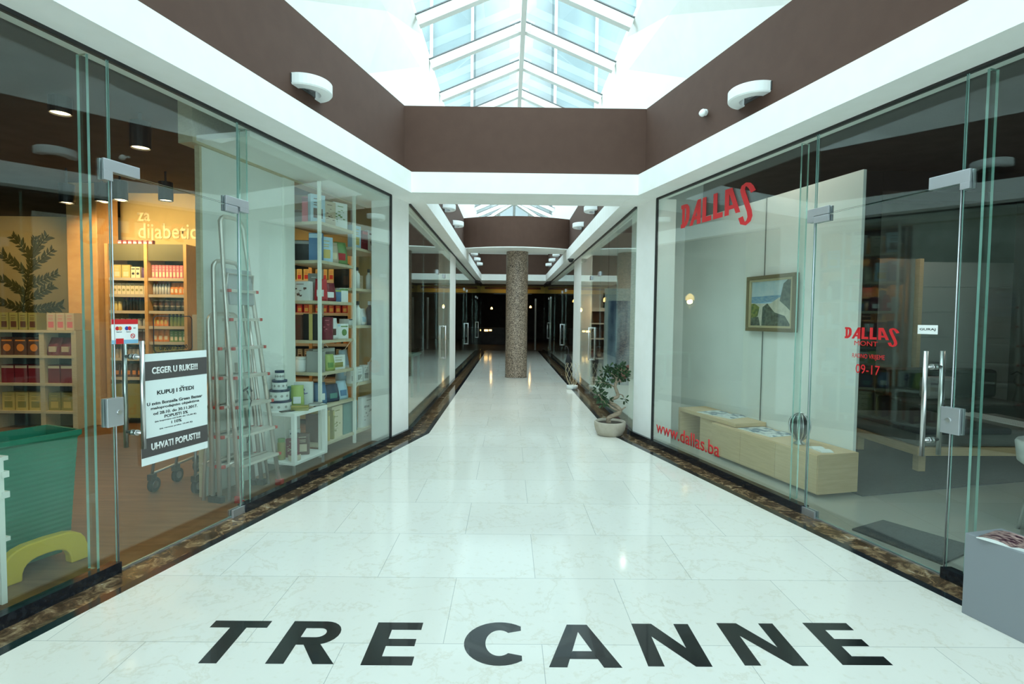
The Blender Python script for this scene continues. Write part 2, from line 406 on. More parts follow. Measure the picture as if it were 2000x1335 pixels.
# ceiling past the last skylight, gold-painted header of the hall beyond
struct(MB().box(XC - 1.5, XC + 1.5, 21.6, 23.6, 2.80, 2.9, 'dark_ceiling').build('ceiling'))
struct(MB().box(-12, 12, 23.6, 36, 3.45, 3.6, 'dark_ceiling').build('ceiling'))
struct(MB().box(XC - 1.37, XC + 1.37, 23.4, 23.65, 2.50, 2.80, 'gold_paint').box(XC - 1.2, XC + 1.2, 23.3, 23.42, 2.66, 2.74, 'brown_paint').build('trim_7'))
struct(MB().box(-12, 12, 35.8, 36, 0, 3.5, 'dark_wall').build('wall_back'))

# ------------------------------------------------------------------ skylight
sk = thing('window_1', 'white gabled glass skylight running along the corridor', 'skylight', (SX, 0, 0), kind='structure')
AP = SE - EH
mb = MB()
for s in (-1, 1):
    mb.face([(s * EH, Y0, EZ + .06), (s * EH, SE, EZ + .06), (0, AP, RZ + .06), (0, Y0, RZ + .06)], 'sky_glass')
mb.face([(-EH, SE, EZ + .06), (EH, SE, EZ + .06), (0, AP, RZ + .06)], 'sky_glass')
mb.build('glazing', sk)
def rafter(pa, pb, w_=.085, d=.105, nm='rafter'):
    a, b_ = Vector(pa), Vector(pb); dr = (b_ - a).normalized(); sd = dr.cross(Vector((0, 0, 1))).normalized() * w_ / 2
    up = sd.cross(dr).normalized(); up = up if up.z > 0 else -up
    mb = MB(); rr = []
    for p in (a, b_):
        rr.append([mb.b.verts.new(p + q) for q in (-sd - up * d, sd - up * d, sd, -sd)])
    k = mb.mi('skylight_white')
    for j in range(4): mb.b.faces.new((rr[0][j], rr[0][(j + 1) % 4], rr[1][(j + 1) % 4], rr[1][j])).material_index = k
    mb.b.faces.new(rr[0]); mb.b.faces.new(rr[1])
    g = []
    for sg in (-1, 1):
        for p in (a, b_):
            g.append(p)
    # dark rubber line along the upper edge of the rafter
    q = MB(); sdn = sd.normalized()
    ring = [[q.b.verts.new(p + z_) for z_ in (-sdn * (w_ / 2 + .012) + up * .002, sdn * (w_ / 2 + .012) + up * .002, sdn * (w_ / 2 + .012) + up * .014, -sdn * (w_ / 2 + .012) + up * .014)] for p in (a, b_)]
    kk = q.mi('dark_steel')
    for j in range(4): q.b.faces.new((ring[0][j], ring[0][(j + 1) % 4], ring[1][(j + 1) % 4], ring[1][j])).material_index = kk
    ob = mb.build(nm, sk); q.build('gasket_line', ob)
for i in range(-6, 19):
    y = i - .04
    if y < Y0 + .1: continue
    if y < AP - .2:
        for s in (-1, 1): rafter((s * EH, y, EZ), (0, y, RZ))
    elif y < SE - .15:
        for s in (-1, 1):
            f = (SE - y) / EH
            rafter((s * EH, y, EZ), (s * EH * (1 - f), y, EZ + (RZ - EZ) * f))
for s in (-1, 1): rafter((s * EH, SE, EZ), (0, AP, RZ))
for x in (-.5, 0, .5): rafter((x, SE, EZ), (x, SE - EH * (1 - abs(x) / EH), EZ + (RZ - EZ) * (1 - abs(x) / EH)), .05, .07)
MB().box(-.03, .03, Y0, AP, RZ - .14, RZ + .0, 'bracket_white').build('ridge_beam', sk)
for i in range(-2, 18):
    MB().box(-.1, .1, i - .04 - .05, i - .04 - .044, RZ - .13, RZ - .04, 'skylight_white').build('joint_plate', sk)
for s in (-1, 1): MB().box(s * (EH + .05) - .045, s * (EH + .05) + .045, Y0, SE, EZ + .001, EZ + .09, 'skylight_white').build('eave_beam', sk)

# tower beyond the roof
tw = thing('tower', 'pale office tower with white mullions seen through the glass roof', 'building', (SX, 32, 0))
MB().box(-14, -2.4, 0, 6, 3.8, 22, 'tower_glass').build('facade', tw)
MB().box(2.4, 14, 0, 6, 3.8, 22, 'tower_glass').build('facade', tw)
MB().box(-2.4, 2.4, 3, 6, 3.8, 22, 'sky_backdrop_pale').build('sky_backdrop', tw)  # pale backdrop added in place of the clipped sky between the facades
for x in (-7.1, -4.75, -2.4, 2.4, 4.75, 7.1): MB().box(x - .07, x + .07, -.25, 0, 3.8, 22, 'white').build('mullion', tw)

# unseen vestibule behind the viewpoint, added to cut daylight from the entrance
struct(MB().box(-4.2, 4.5, -7.5, Y0, 3.06, 3.16, 'white_paint').build('ceiling'))
struct(MB().box(-4.3, -4.2, -7.5, Y0, 0, 3.16, 'white_paint').build('wall_left')); struct(MB().box(4.5, 4.6, -7.5, Y0, 0, 3.16, 'white_paint').build('wall_right'))
struct(MB().box(-4.2, 4.5, -7.5, Y0, -.1, 0, 'white_paint').build('floor'))
# ------------------------------------------------------------------ pillars
for sd, nm in (('l', 'wall_left'), ('r', 'wall_right')):
    s = SD[sd]; P = PL if sd == 'l' else PR
    pts = [P(6.10)[:2], (XC + s * 1.37, cornerY(0)), (XC + s * 1.55, cornerY(0) + .12), P(6.10, .24)[:2]]
    struct(MB().prism(pts, 0, ZG + .012, 'white_paint').build(nm))
    q = [P(6.10, -.03)[:2], (XC + s * 1.34, cornerY(0) - .01), (XC + s * 1.34, cornerY(0) + .1), (XC + s * 1.372, cornerY(0) + .1), (XC + s * 1.372, cornerY(0) + .005), P(6.10, .002)[:2]]
    struct(MB().prism(q, 0, .062, 'black_granite').build('baseboard_' + ('left' if sd == 'l' else 'right')))
    # corridor skirting and head gasket
    struct(MB().box(XC + s * 1.355 - .03, XC + s * 1.355 + .03, cornerY(0) + .1, Y1, 0, .062, 'black_granite').build('baseboard_' + ('left' if sd == 'l' else 'right')))
    struct(MB().box(XC + s * 1.36 - .012, XC + s * 1.36 + .012, cornerY(0) + .02, Y1, ZG - .008, ZG + .013, 'gasket').build('trim_8'))
    a, b_ = P(Y0, -.012), P(6.1, -.012); c, d = P(6.1, .02), P(Y0, .02)
    struct(MB().prism([a[:2], b_[:2], c[:2], d[:2]], ZG - .006, ZG + .013, 'gasket').build('trim_8'))
    a, b_, c, d = P(6.085, -.012), P(6.105, -.012), P(6.105, .012), P(6.085, .012)
    struct(MB().prism([a[:2], b_[:2], c[:2], d[:2]], .06, ZG, 'gasket').build('trim_8'))

# ------------------------------------------------------------------ glass panes, fins, doors
def pane(name, parent, x0, x1, z0, z1, th=.01, edge='glass_edge'):
    mb = MB(); mb.box(x0, x1, -th / 2, th / 2, z0, z1, 'glass')
    me_i = mb.mi(edge); bmesh.ops.recalc_face_normals(mb.b, faces=mb.b.faces)
    for f in mb.b.faces:
        if abs(f.normal.y) < .5: f.material_index = me_i
    return mb.build(name, parent)
def fin(parent, x, z0, z1, depth=.07, th=.014):
    mb = MB(); mb.box(x - th / 2, x + th / 2, .008, depth, z0, z1, 'glass_fin'); k = mb.mi('glass_edge')
    bmesh.ops.recalc_face_normals(mb.b, faces=mb.b.faces)
    for f in mb.b.faces:
        if abs(f.normal.x) < .5: f.material_index = k
    return mb.build('glass_fin', parent)
def frame_at(side, Y):   # local x runs along the glass, local y into the shop
    if side == 'l': return PL(Y), ROTL
    return PR(Y), ROTR
def window(side, ya, yb, n, fins=(), z0=.06):
    L = (yb - ya) * NRM
    loc, rz = frame_at(side, ya if side == 'l' else yb)
    t = thing('window_%d' % n, 'tall frameless shop window pane', 'window', loc, rz, kind='structure')
    pane('pane', t, .002, L - .002, z0, ZG)
    for f in fins:
        x = (f - ya) * NRM if side == 'l' else (yb - f) * NRM
        fin(t, x, z0, ZG - .02)
    return t
window('l', 0.2, 2.935, 2, (2.84,)); window('l', 3.845, 6.09, 3, (3.94,))
window('r', 0.2, 2.95, 4, (2.86,)); window('r', 3.93, 6.09, 5, (4.08,))
window('l', -2.3, .2, 2); window('r', -2.3, .2, 4)
def patch(parent, x0, x1, z0, z1, name='hinge', sub=None):
    mb = MB()
    for y0, y1 in ((-.022, -.006), (.006, .022)): mb.box(x0, x1, y0, y1, z0, z1, 'satin_steel', .002)
    o = mb.build(name, parent)
    if sub: MB().box(*sub, -.024, -.021, z0 + .01, z0 + .014, 'dark_steel').build('screw_line', o)
    return o
def lhinge(parent, x0, x1, xj, z0, zm, z1, flip):   # L shaped patch: tall end over the jamb, low leg along the transom
    mb = MB()
    for y0, y1 in ((-.022, -.006), (.006, .022)):
        if flip: pts = [(x0, zm), (x1, zm), (x1, z1), (x0, z1)]
        mb.box(x0, x1, y0, y1, zm, z1, 'satin_steel', .002)
        if flip: mb.box(xj, x1, y0, y1, z0, zm, 'satin_steel', .001)
        else: mb.box(x0, xj, y0, y1, z0, zm, 'satin_steel', .001)
    return mb.build('hinge', parent)
def pull(parent, x, z0, z1, gap=.062, r=.0125, e=.09):
    o = MB().tube([(x, -gap, z0), (x, -gap, z1)], r, 'steel', 16).tube([(x, gap, z0), (x, gap, z1)], r, 'steel', 16).build('handle', parent)
    for z in (z0 + e, z1 - e): MB().tube([(x, -gap, z), (x, gap, z)], .009, 'steel', 10).tube([(x, -.022, z), (x, -.006, z)], .017, 'steel', 12).tube([(x, .006, z), (x, .022, z)], .017, 'steel', 12).build('standoff', o)
    return o
DT = 2.175
def door(side, ya, yb, n, label):
    L = (yb - ya) * NRM; loc, rz = frame_at(side, ya if side == 'l' else yb)
    t = thing('door_%d' % n, label, 'door', loc, rz, kind='structure')
    pane('pane', t, .004, L - .004, .012, DT)
    pane('transom', t, .002, L - .002, DT + .008, ZG)
    for xa in ((.0, L)): pass
    if side == 'l':
        lhinge(t, -.05, .16, -.0, DT - .05, DT + .0, DT + .062, False)
        lhinge(t, L - .13, L + .085, L + .0, DT - .03, DT + .0, DT + .055, True)
        patch(t, L - .13, L - .02, DT - .05, DT - .004); pull(t, .115, .66, 1.27)
        patch(t, -.058, .035, .81, .965, 'lock'); patch(t, L - .1, L + .04, .0, .055, 'floor_hinge')
        MB().tube([(.005, -.03, .885), (.005, -.02, .885)], .013, 'steel', 12).build('lock_cylinder', t)
        MB().tube([(.045, -.03, .0), (.045, .0, .0)], .001, 'gasket', 4) if 0 else None
    else:
        lhinge(t, L - .17, L + .05, L, DT - .035, DT + .0, DT + .07, True)
        lhinge(t, -.06, .13, .0, DT - .04, DT, DT + .055, False)
        patch(t, .0, .13, DT - .05, DT - .004); pull(t, L - .11, .66, 1.26)
        patch(t, L - .045, L + .055, .81, .955, 'lock'); patch(t, -.04, .1, .0, .055, 'floor_hinge')
        MB().tube([(L - .0, -.03, .885), (L - .0, -.02, .885)], .013, 'steel', 12).build('lock_cylinder', t)
    MB().box(.0, L, -.006, .006, 0, .008, 'satin_steel').build('threshold', t)
    MB().tube([(0.0, -.007, .06), (0.0, -.007, DT)], .0035, 'satin_steel', 6).build('edge_seal', t)
    MB().tube([(L, -.007, .06), (L, -.007, DT)], .0035, 'satin_steel', 6).build('edge_seal', t)
    return t
dL = door('l', 2.94, 3.84, 1, 'frameless glass door of the food shop with a paper poster')
dR = door('r', 2.955, 3.92, 2, 'frameless glass door of the furniture showroom')
# corridor fronts
def cpane(side, ya, yb, n, z0=.06, z1=ZG):
    s = SD[side]; L = yb - ya
    loc = (XC + s * 1.37, ya if side == 'l' else yb, 0); rz = R(90) if side == 'l' else R(-90)
    t = thing('window_%d' % n, 'frameless glass shop front along the corridor', 'window', loc, rz, kind='structure')
    pane('pane', t, .002, L - .002, z0, z1, edge='glass_fin'); return t
def cdoor(side, ya, yb, n, hy):
    s = SD[side]; L = yb - ya
    loc = (XC + s * 1.37, ya if side == 'l' else yb, 0); rz = R(90) if side == 'l' else R(-90)
    t = thing('door_%d' % n, 'frameless glass shop door along the corridor', 'door', loc, rz, kind='structure')
    pane('pane', t, .004, L - .004, .065, DT, edge='glass_fin'); pane('transom', t, .002, L - .002, DT + .008, ZG, edge='glass_fin')
    x = hy - ya if side == 'l' else yb - hy
    pull(t, x, .66, 1.27, .055, .010, .015)
    patch(t, -.05, .13, DT - .03, DT + .04); patch(t, L - .13, L + .05, DT - .03, DT + .04); return t
cY = cornerY(0)
for sd, b0 in (('l', 6), ('r', 7)):
    ys = [cY + .0, 7.7, 9.1]
    for a, b_ in zip(ys, ys[1:]): cpane(sd, a, b_, b0)
    cdoor(sd, 9.1, 10.1, 3, 9.92); fin_y = 0
    cpane(sd, 10.1, 11.1 if sd == 'l' else 11.5, b0); cpane(sd, 12.3 if sd == 'l' else 12.8, 14.6, b0)
    cdoor(sd, 14.6, 15.6, 4, 15.4); cpane(sd, 15.6, 18.2, b0); cpane(sd, 18.2, 19.8, b0)
    cdoor(sd, 19.8, 20.8, 5, 20.6); cpane(sd, 20.8, Y1, b0)
    s = SD[sd]
    struct(MB().box(min(XC + s * 1.37, XC + s * 1.6), max(XC + s * 1.37, XC + s * 1.6), 11.1 if sd == 'l' else 11.5, 12.3 if sd == 'l' else 12.8, 0, ZG + .01, 'white_paint').build('wall_left' if sd == 'l' else 'wall_right'))

# ------------------------------------------------------------------ shop shells
def wallbox(n, x0, x1, y0, y1, z0, z1, m): return struct(MB().box(x0, x1, y0, y1, z0, z1, m).build(n))
wallbox('wall_back', XC - 5.4, -1.72, 7.42, 7.52, 0, 3.05, 'olive_wall')
wallbox('wall_back', -12, XC - 5.4, 9.3, 9.4, 0, 3.05, 'olive_wall')
wallbox('wall_left', XC - 5.5, XC - 5.4, 7.52, 9.3, 0, 3.05, 'olive_wall')
wallbox('wall_left', -12.1, -12, Y0, 36, 0, 3.7, 'olive_wall')
wallbox('wall_right', 12, 12.1, Y0, 36, 0, 3.7, 'dark_wall')
wallbox('wall_left', -12, XC - halfF(0, Y0), Y0 - .1, Y0, 0, 3.7, 'olive_wall')
wallbox('wall_right', XC + halfF(0, Y0), 12, Y0 - .1, Y0, 0, 3.7, 'dark_wall')
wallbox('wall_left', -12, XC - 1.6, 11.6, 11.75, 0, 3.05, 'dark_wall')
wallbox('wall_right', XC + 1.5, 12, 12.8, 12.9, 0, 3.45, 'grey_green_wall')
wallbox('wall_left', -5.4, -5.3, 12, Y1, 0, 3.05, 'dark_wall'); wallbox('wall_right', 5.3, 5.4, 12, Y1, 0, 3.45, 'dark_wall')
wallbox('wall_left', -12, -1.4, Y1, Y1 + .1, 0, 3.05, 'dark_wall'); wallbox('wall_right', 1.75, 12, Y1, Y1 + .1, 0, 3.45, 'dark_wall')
# yellow timber column at the corner of the back wall
cl = MB().box(-5.55, -5.17, 6.86, 7.24, 0, 3.05, 'warm_wood', .01).build('column')
tag(cl, 'square honey-coloured timber column beside the lit back shelves', 'column')
# window display partition in the left shop, lining panel with a plywood edge
pa = [PL(4.06, .52), PL(4.97, .52), PL(4.97, .555), PL(4.06, .555)]
struct(MB().prism([p[:2] for p in pa], 0, 2.70, 'grey_green_wall').build('wall_left'))
pa = [PL(4.04, .515), PL(4.06, .515), PL(4.06, .56), PL(4.04, .56)]
struct(MB().prism([p[:2] for p in pa], 0, 2.71, 'shelf_wood').build('trim_9'))
pa = [PL(3.965, .50), PL(6.4, .50), PL(6.4, .63), PL(3.965, .63)]
struct(MB().prism([p[:2] for p in pa], 2.70, 3.05, 'shelf_wood').build('trim_9'))
pa = [PL(4.97, .50), PL(5.12, .50), PL(5.12, .62), PL(4.97, .62)]
struct(MB().prism([p[:2] for p in pa], 0, 2.70, 'white_metal').build('trim_9'))
pa = [PL(4.0, .03), PL(6.5, .03), PL(6.45, .50), PL(4.0, .50)]
struct(MB().prism([p[:2] for p in pa], 2.72, 2.76, 'white_paint').build('ceiling'))
# right shop: white partition behind the sideboard
pa = [PR(4.24, .77), PR(6.85, .77), PR(6.85, .80), PR(4.24, .80)]
struct(MB().prism([p[:2] for p in pa], 0, 2.66, 'grey_green_wall').build('wall_right'))
pa = [PR(5.30, .755), PR(5.304, .755), PR(5.304, .765), PR(5.30, .765)]
struct(MB().prism([p[:2] for p in pa], 0.1, 2.66, 'dim_wall').build('trim_9'))
wallbox('wall_right', 1.70, 2.45, 6.92, 7.04, 0, 3.45, 'grey_green_wall')
wallbox('wall_right', 3.2, 12, 9.3, 9.4, 0, 3.45, 'dim_wall')
wallbox('wall_right', XC+1.42, 1.72, 6.75, 7.04, 0, 3.45, 'grey_green_wall')
pa = [PR(4.14, .77), PR(4.14, 9), PR(7.6, 9), PR(7.6, .77)]
cpt = MB().prism([p[:2] for p in pa], 0, .012, 'carpet_dark').build('floor'); struct(cpt)

# ------------------------------------------------------------------ mosaic column
col = thing('column', 'round pillar clad in brown and grey mosaic in the middle of the corridor', 'column', (.19, 13.05, 0))
MB().lathe([(0, 0), (.262, 0), (.262, 3.003), (0, 3.003)], 0, 0, 'mosaic', 64, smooth=False).build('shaft', col)
MB().lathe([(.262, 0), (.267, 0), (.267, .008), (.262, .008)], 0, 0, 'dark_steel', 64).build('base_ring', col)

# ------------------------------------------------------------------ floor lettering
def letter(ch, polys, i, name='floor_letter'):
    mb = MB()
    for p in polys: mb.prism(p, .0, .0008, 'letter_black')
    o = mb.build(name)
    tag(o, 'black letter %s inlaid in the pale marble floor, %s' % (ch, i), 'letter', 'black letters on the marble floor')
b0, t0, h_ = 2.155, 2.465, .31
def Epoly(x, dy=0):
    b, t = b0 + dy, t0 + dy
    return [[(x, b), (x + .075, b), (x + .075, t), (x, t)], [(x + .075, b), (x + .21, b), (x + .21, b + .058), (x + .075, b + .058)],
            [(x + .075, t - .058), (x + .208, t - .058), (x + .208, t), (x + .075, t)], [(x + .075, b + .13), (x + .198, b + .13), (x + .198, b + .182), (x + .075, b + .182)]]
def Npoly(x, w_=.265, s_=.068, dy=0):
    b, t = b0 + dy, t0 + dy
    return [[(x, b), (x + s_, b), (x + s_, t - .10), (x + w_ - s_, b), (x + w_, b), (x + w_, t), (x + w_ - s_, t), (x + w_ - s_, b + .125), (x + s_ + .025, t), (x, t)]]
def Cpoly(cx, rx, ry, th):
    n = 28; a0, a1 = R(52), R(308); out = []; inn = []
    cyy = (b0 + t0) / 2
    for i in range(n + 1):
        a = a0 + (a1 - a0) * i / n
        x = cx + rx * math.cos(a); y = cyy + ry * math.sin(a)
        out.append((x, y))
        inn.append((cx + (rx - th * 1.1) * math.cos(a) + .0, cyy + (ry - th * .75) * math.sin(a)))
    qs = []
    xe = cx + rx * .62
    for j in range(n): qs.append([out[j], out[j + 1], inn[j + 1], inn[j]])
    top = [out[0], inn[0], (xe, cyy + ry * .58), (xe, cyy + ry * .88)]
    bot = [out[-1], inn[-1], (xe, cyy - ry * .58), (xe, cyy - ry * .88)]
    return qs + [top, bot]
letter('T', [[(-1.345, t0 - .055), (-1.085, t0 - .055), (-1.085, t0), (-1.345, t0)], [(-1.252, b0), (-1.178, b0), (-1.178, t0 - .055), (-1.252, t0 - .055)]], 'first of TRE CANNE')
bowl_o = [(-.905, t0), (-.83, t0)] + [(-.83 + .09 * math.sin(R(a)), t0 - .09 + .09 * math.cos(R(a))) for a in range(15, 166, 15)] + [(-.83, t0 - .18)]
bowl_i = [(-.905, t0 - .055), (-.838, t0 - .055)] + [(-.838 + .035 * math.sin(R(a)), t0 - .09 + .035 * math.cos(R(a))) for a in range(15, 166, 15)] + [(-.838, t0 - .125)]
rq = [[bowl_o[i], bowl_o[i + 1], bowl_i[i + 1], bowl_i[i]] for i in range(len(bowl_o) - 1)]
rq += [[(-.905, t0 - .125), (-.838, t0 - .125), (-.83, t0 - .18), (-.905, t0 - .18)], [(-.98, b0), (-.905, b0), (-.905, t0), (-.98, t0)],
       [(-.872, t0 - .18), (-.80, t0 - .176), (-.70, b0), (-.787, b0)]]
letter('R', rq, 'between the T and the first E')
letter('E', Epoly(-.59, -.005), 'between the R and the C')
letter('C', Cpoly(-.025, .155, .158, .085), 'the round one in the middle')
A = [[(.18, b0 - .01), (.255, b0 - .01), (.33, t0 - .07), (.33, t0 - .012), (.285, t0 - .012)], [(.48, b0 - .01), (.405, b0 - .01), (.33, t0 - .07), (.33, t0 - .012), (.378, t0 - .012)],
     [(.27, b0 + .045), (.39, b0 + .045), (.372, b0 + .098), (.288, b0 + .098)]]
letter('A', A, 'between the C and the double N')
letter('N', Npoly(.588), 'the N next to the A'); letter('N', Npoly(.99, .265, .068, .01), 'the N next to the last E')
letter('E', Epoly(1.4, .018), 'last of TRE CANNE')

# ------------------------------------------------------------------ wall sconces
def sconce_mesh():
    ro, ri, z0, z1, n = .19, .105, 0, .085, 20
    mb = MB(); k = mb.mi('white'); rings = []
    for i in range(n + 1):
        a = math.pi * i / n
        rings.append([mb.b.verts.new((r_ * math.cos(a), r_ * math.sin(a) * 1.0, z)) for r_, z in ((ri, z0), (ro - .008, z0), (ro, z0 + .01), (ro, z1 - .006), (ro - .006, z1), (ri, z1))])
    for a, c in zip(rings, rings[1:]):
        for j in range(6): mb.b.faces.new((a[j], a[(j + 1) % 6], c[(j + 1) % 6], c[j])).material_index = k
    mb.b.faces.new(rings[0]); mb.b.faces.new(rings[-1])
    return mb
def sconce(label, loc, rz):
    t = thing('wall_sconce', label, 'lamp', loc, rz, 'white half-ring wall sconces')
    sconce_mesh().build('shade', t)
    MB().box(-.045, .045, 0, .105, .03, .06, 'satin_steel').build('bracket', t)
    MB().box(-.2, .2, -.0, .006, .01, .075, 'dark_steel').build('back_plate', t)
    return t
nL, nR = ROTL - R(90) - R(90), 0
# local +y points away from the wall
def wl(Y, o=.205): return (XC - 3.057 + o * NRM + K * Y, Y)
p = wl(4.28); sc0 = sconce('white half-ring sconce on the near left brown wall', (p[0], p[1], 3.135), -R(90) - AY)
p = wl(4.30); dup(sc0, (2 * XC - p[0], p[1], 3.135), R(90) + AY, 'white half-ring sconce on the near right brown wall')
hb = halfC(.205)
for j, (y, w1) in enumerate(((8.75, 'nearer'), (10.3, 'farther'))):
    dup(sc0, (XC - hb, y, 3.135), R(-90), '%s sconce on the left brown wall before the mosaic pillar' % w1)
    dup(sc0, (XC + hb, y, 3.135), R(90), '%s sconce on the right brown wall before the mosaic pillar' % w1)
for j, (y, w1) in enumerate(((15.0, 'nearest'), (16.4, 'middle'), (17.8, 'farthest'))):
    dup(sc0, (XC - hb, y, 3.135), R(-90), '%s small sconce on the left brown wall beyond the mosaic pillar' % w1)
    dup(sc0, (XC + hb, y, 3.135), R(90), '%s small sconce on the right brown wall beyond the mosaic pillar' % w1)
# alarm beacon on the right brown wall
p = wl(4.9); t = thing('motion_sensor', 'small white round sensor on the right brown wall', 'sensor', (2 * XC - p[0], p[1], 3.27), R(90) + AY)
o = MB().tube([(0, 0, 0), (0, .02, 0)], .028, 'white', 16).build('base', t)
MB().lathe([(0, 0), (.03, .004), (.034, .02), (.03, .035), (0, .04)], 0, 0, 'white', 20).build('head', t, (-.01, .03, -.02), (R(-70), 0, R(20)))
MB().tube([(.05, 0, .012), (.05, .025, .012)], .014, 'white', 12).build('knob', t)
# dome camera on the right soffit
t = thing('dome_camera', 'dark dome camera on the right corridor soffit', 'camera', (1.38, 12.2, ZG))
MB().cyl(0, 0, -.03, 0, .07, 'dark_steel').build('housing', t)
MB().lathe([(.055, -.03), (.05, -.055), (.03, -.075), (0, -.082)], 0, 0, 'black', 20).build('dome', t)

# ------------------------------------------------------------------ stickers and poster
def onL(Y, z, d=-.008): return PL(Y, d, z)
ps = thing('poster', 'large white paper poster with two dark bands on left glass door', 'poster', onL(3.315, .545, -.0075), ROTL)
MB().box(-.24, .24, -.0012, 0, 0, .645, 'paper').build('sheet', ps)
MB().box(-.24, .24, -.0022, -.0013, .49, .60, 'poster_grey').build('upper_band', ps)
MB().box(-.24, .24, -.0022, -.0013, .045, .155, 'poster_grey').build('lower_band', ps)
def pt(s, z, w_, m='ink', b=.02, h=None): text('lettering', s, m, ps, (0, -.0026 if m != 'ink' else -.0016, z), w_, h, bold=b)
pt('CEGER U RUKE!!!', .545, .33, 'white', .035, .040); pt('UHVATI POPUST!!!', .10, .355, 'white', .035, .042)
pt('KUPUJ I STEDI', .409, .265, b=.03, h=.032)
MB().tube([(.035, -.0018, .434), (.045, -.0018, .428), (.055, -.0018, .434)], .0022, 'ink', 5).build('lettering', ps)
for s, z, w_, h in (('U svim Bonsella Green Bazaar', .352, .40, .019), ('maloprodajnim objektima', .322, .35, .020), ('od 28.10. do 30.11.2017.', .292, .32, .018), ('POPUSTI 5%', .265, .17, .018),
                    ('(za kupovinu od 5,00 do 15,00 €)', .243, .30, .011), ('i 10%', .222, .075, .018), ('(za racune preko 15,00 €)', .196, .24, .010)):
    pt(s, z, w_, b=.025, h=h)
cd = thing('card_sticker', 'white payment card sticker with red top on left glass door', 'sticker', onL(3.0, 1.255, -.0075), ROTL)
MB().box(-.078, .078, -.001, 0, 0, .135, 'white').build('sheet', cd)
MB().box(-.078, .078, -.0018, -.0011, .108, .135, 'red_vinyl').build('red_band', cd)
pal('soft_blue', (.22, .45, .62)); pal('deep_blue', (.03, .06, .35)); pal('orange', (.75, .25, .04))
MB().box(-.078, .078, -.0018, -.0011, 0, .022, 'soft_blue').build('blue_band', cd)
MB().box(-.055, -.01, -.0024, -.0019, 0, .03, 'red_vinyl').build('red_square', cd)
def disc(mb, x, z, r, m, y=-.0020, y2=-.0012, n=18): mb.tube([(x, y, z), (x, y2, z)], r, m, n)
mb = MB(); disc(mb, -.045, .085, .011, 'red_vinyl'); disc(mb, -.028, .085, .011, 'orange', -.0024); mb.build('card_emblem', cd)
mb = MB(); disc(mb, .010, .085, .011, 'deep_blue'); disc(mb, .027, .085, .011, 'red_vinyl', -.0024); mb.build('card_emblem', cd)
mb = MB()
for a, c_ in ((0, 0),): mb.tube([(.045 + .012 * math.cos(q * .3142 * 2), -.002, .042 + .012 * math.sin(q * .3142 * 2)) for q in range(11)], .0018, 'red_vinyl', 5)
mb.tube([(.037, -.002, .05), (.053, -.002, .034)], .0015, 'red_vinyl', 5).build('ban_sign', cd)
text('lettering', 'MasterCard', 'ink', cd, (-.035, -.0015, .066), .03, .006); text('lettering', 'Maestro', 'ink', cd, (.02, -.0015, .066), .026, .006)
text('lettering', 'NFC', 'ink', cd, (.058, -.0015, .086), .016, .008)
hs = thing('hours_sticker', 'black rounded outline sticker with opening hours above the poster', 'sticker', onL(3.305, 1.192, -.0075), ROTL)
pts = []
for cx, cz, a0 in ((.115, .025, -90), (.115, .195, 0), (-.115, .195, 90), (-.115, .025, 180)):
    for q in range(5): pts.append((cx + .022 * math.cos(R(a0 + q * 22.5)), -.001, cz + .022 * math.sin(R(a0 + q * 22.5))))
MB().tube(pts + pts[:1], .0028, 'ink', 5).build('outline', hs)
text('lettering', '07:00 - 23:00', 'ink', hs, (0, -.001, .028), .2, .028, bold=.02)

# right glass lettering
def onR(Y, z, d=-.0075): return PR(Y, d, z)
def dallas(parent, W, Hh, z0):
    # slab built word mark: letters as outlines in a 0..100 x 0..40 box
    def P(l): return [[(x / 100 * W - W / 2, z0 + y / 40 * Hh) for x, y in q] for q in l]
    def stroke(pts, w_):
        pts = [Vector(p).to_3d() for p in pts]; L_, R_ = [], []
        for i, p in enumerate(pts):
            d = (pts[min(i + 1, len(pts) - 1)] - pts[max(i - 1, 0)]).normalized(); n_ = Vector((-d.y, d.x, 0)) * w_ / 2
            L_.append((p + n_)[:2]); R_.append((p - n_)[:2])
        return [[L_[i], L_[i + 1], R_[i + 1], R_[i]] for i in range(len(pts) - 1)]
    LTR = {'d': [[(0, 40), (6, 40), (6, 33), (0, 33)], [(0, 0), (6, 0), (6, 7), (0, 7)], [(1.8, 7), (6, 7), (6, 33), (1.8, 33)], [(6, 40), (10, 39), (8, 32), (6, 33)], [(10, 39), (13, 34), (14, 26), (8.5, 24), (8, 32)], [(14, 26), (13.5, 13), (8, 15), (8.5, 24)], [(13.5, 13), (10, 4), (6, 0), (6, 7), (8, 15)]],
           'a': [[(14, 0), (19, 0), (31, 40), (26, 40)], [(25.5, 0), (31, 0), (31, 40), (25.5, 36)], [(19, 8), (26, 8), (26, 14), (21, 14)]],
           'l': [[(33.5, 40), (39, 40), (39, 8), (46.5, 8), (46.5, 0), (33.5, 0)]], 'm': [[(49, 40), (54.5, 40), (54.5, 8), (62, 8), (62, 0), (49, 0)]],
           'n': [[(64.5, 0), (70, 0), (70, 40), (64.5, 40)], [(70, 40), (73.5, 40), (84, 0), (78.5, 0), (70, 32)], [(70, 8), (77, 8), (75.5, 14), (70, 14)]],
           's': stroke([(98.5, 24), (96, 31), (93, 36), (90, 37.5), (87, 36), (86, 31), (87.5, 24), (91, 11), (94.5, -2), (95.5, -10), (94, -16), (90.5, -19), (87, -17), (84.5, -8)], 5.6)}
    for k_, q in LTR.items():
        mb = MB()
        mtx = Matrix.Rotation(R(90), 4, 'X')
        for poly in P(q): mb.prism(poly, 0, .0008, 'red_vinyl', mtx)
        mb.build('letter', parent)
d1 = thing('window_lettering', 'large red DALLAS word mark high on the right shop window', 'lettering', onR(5.08, 2.36), ROTR)
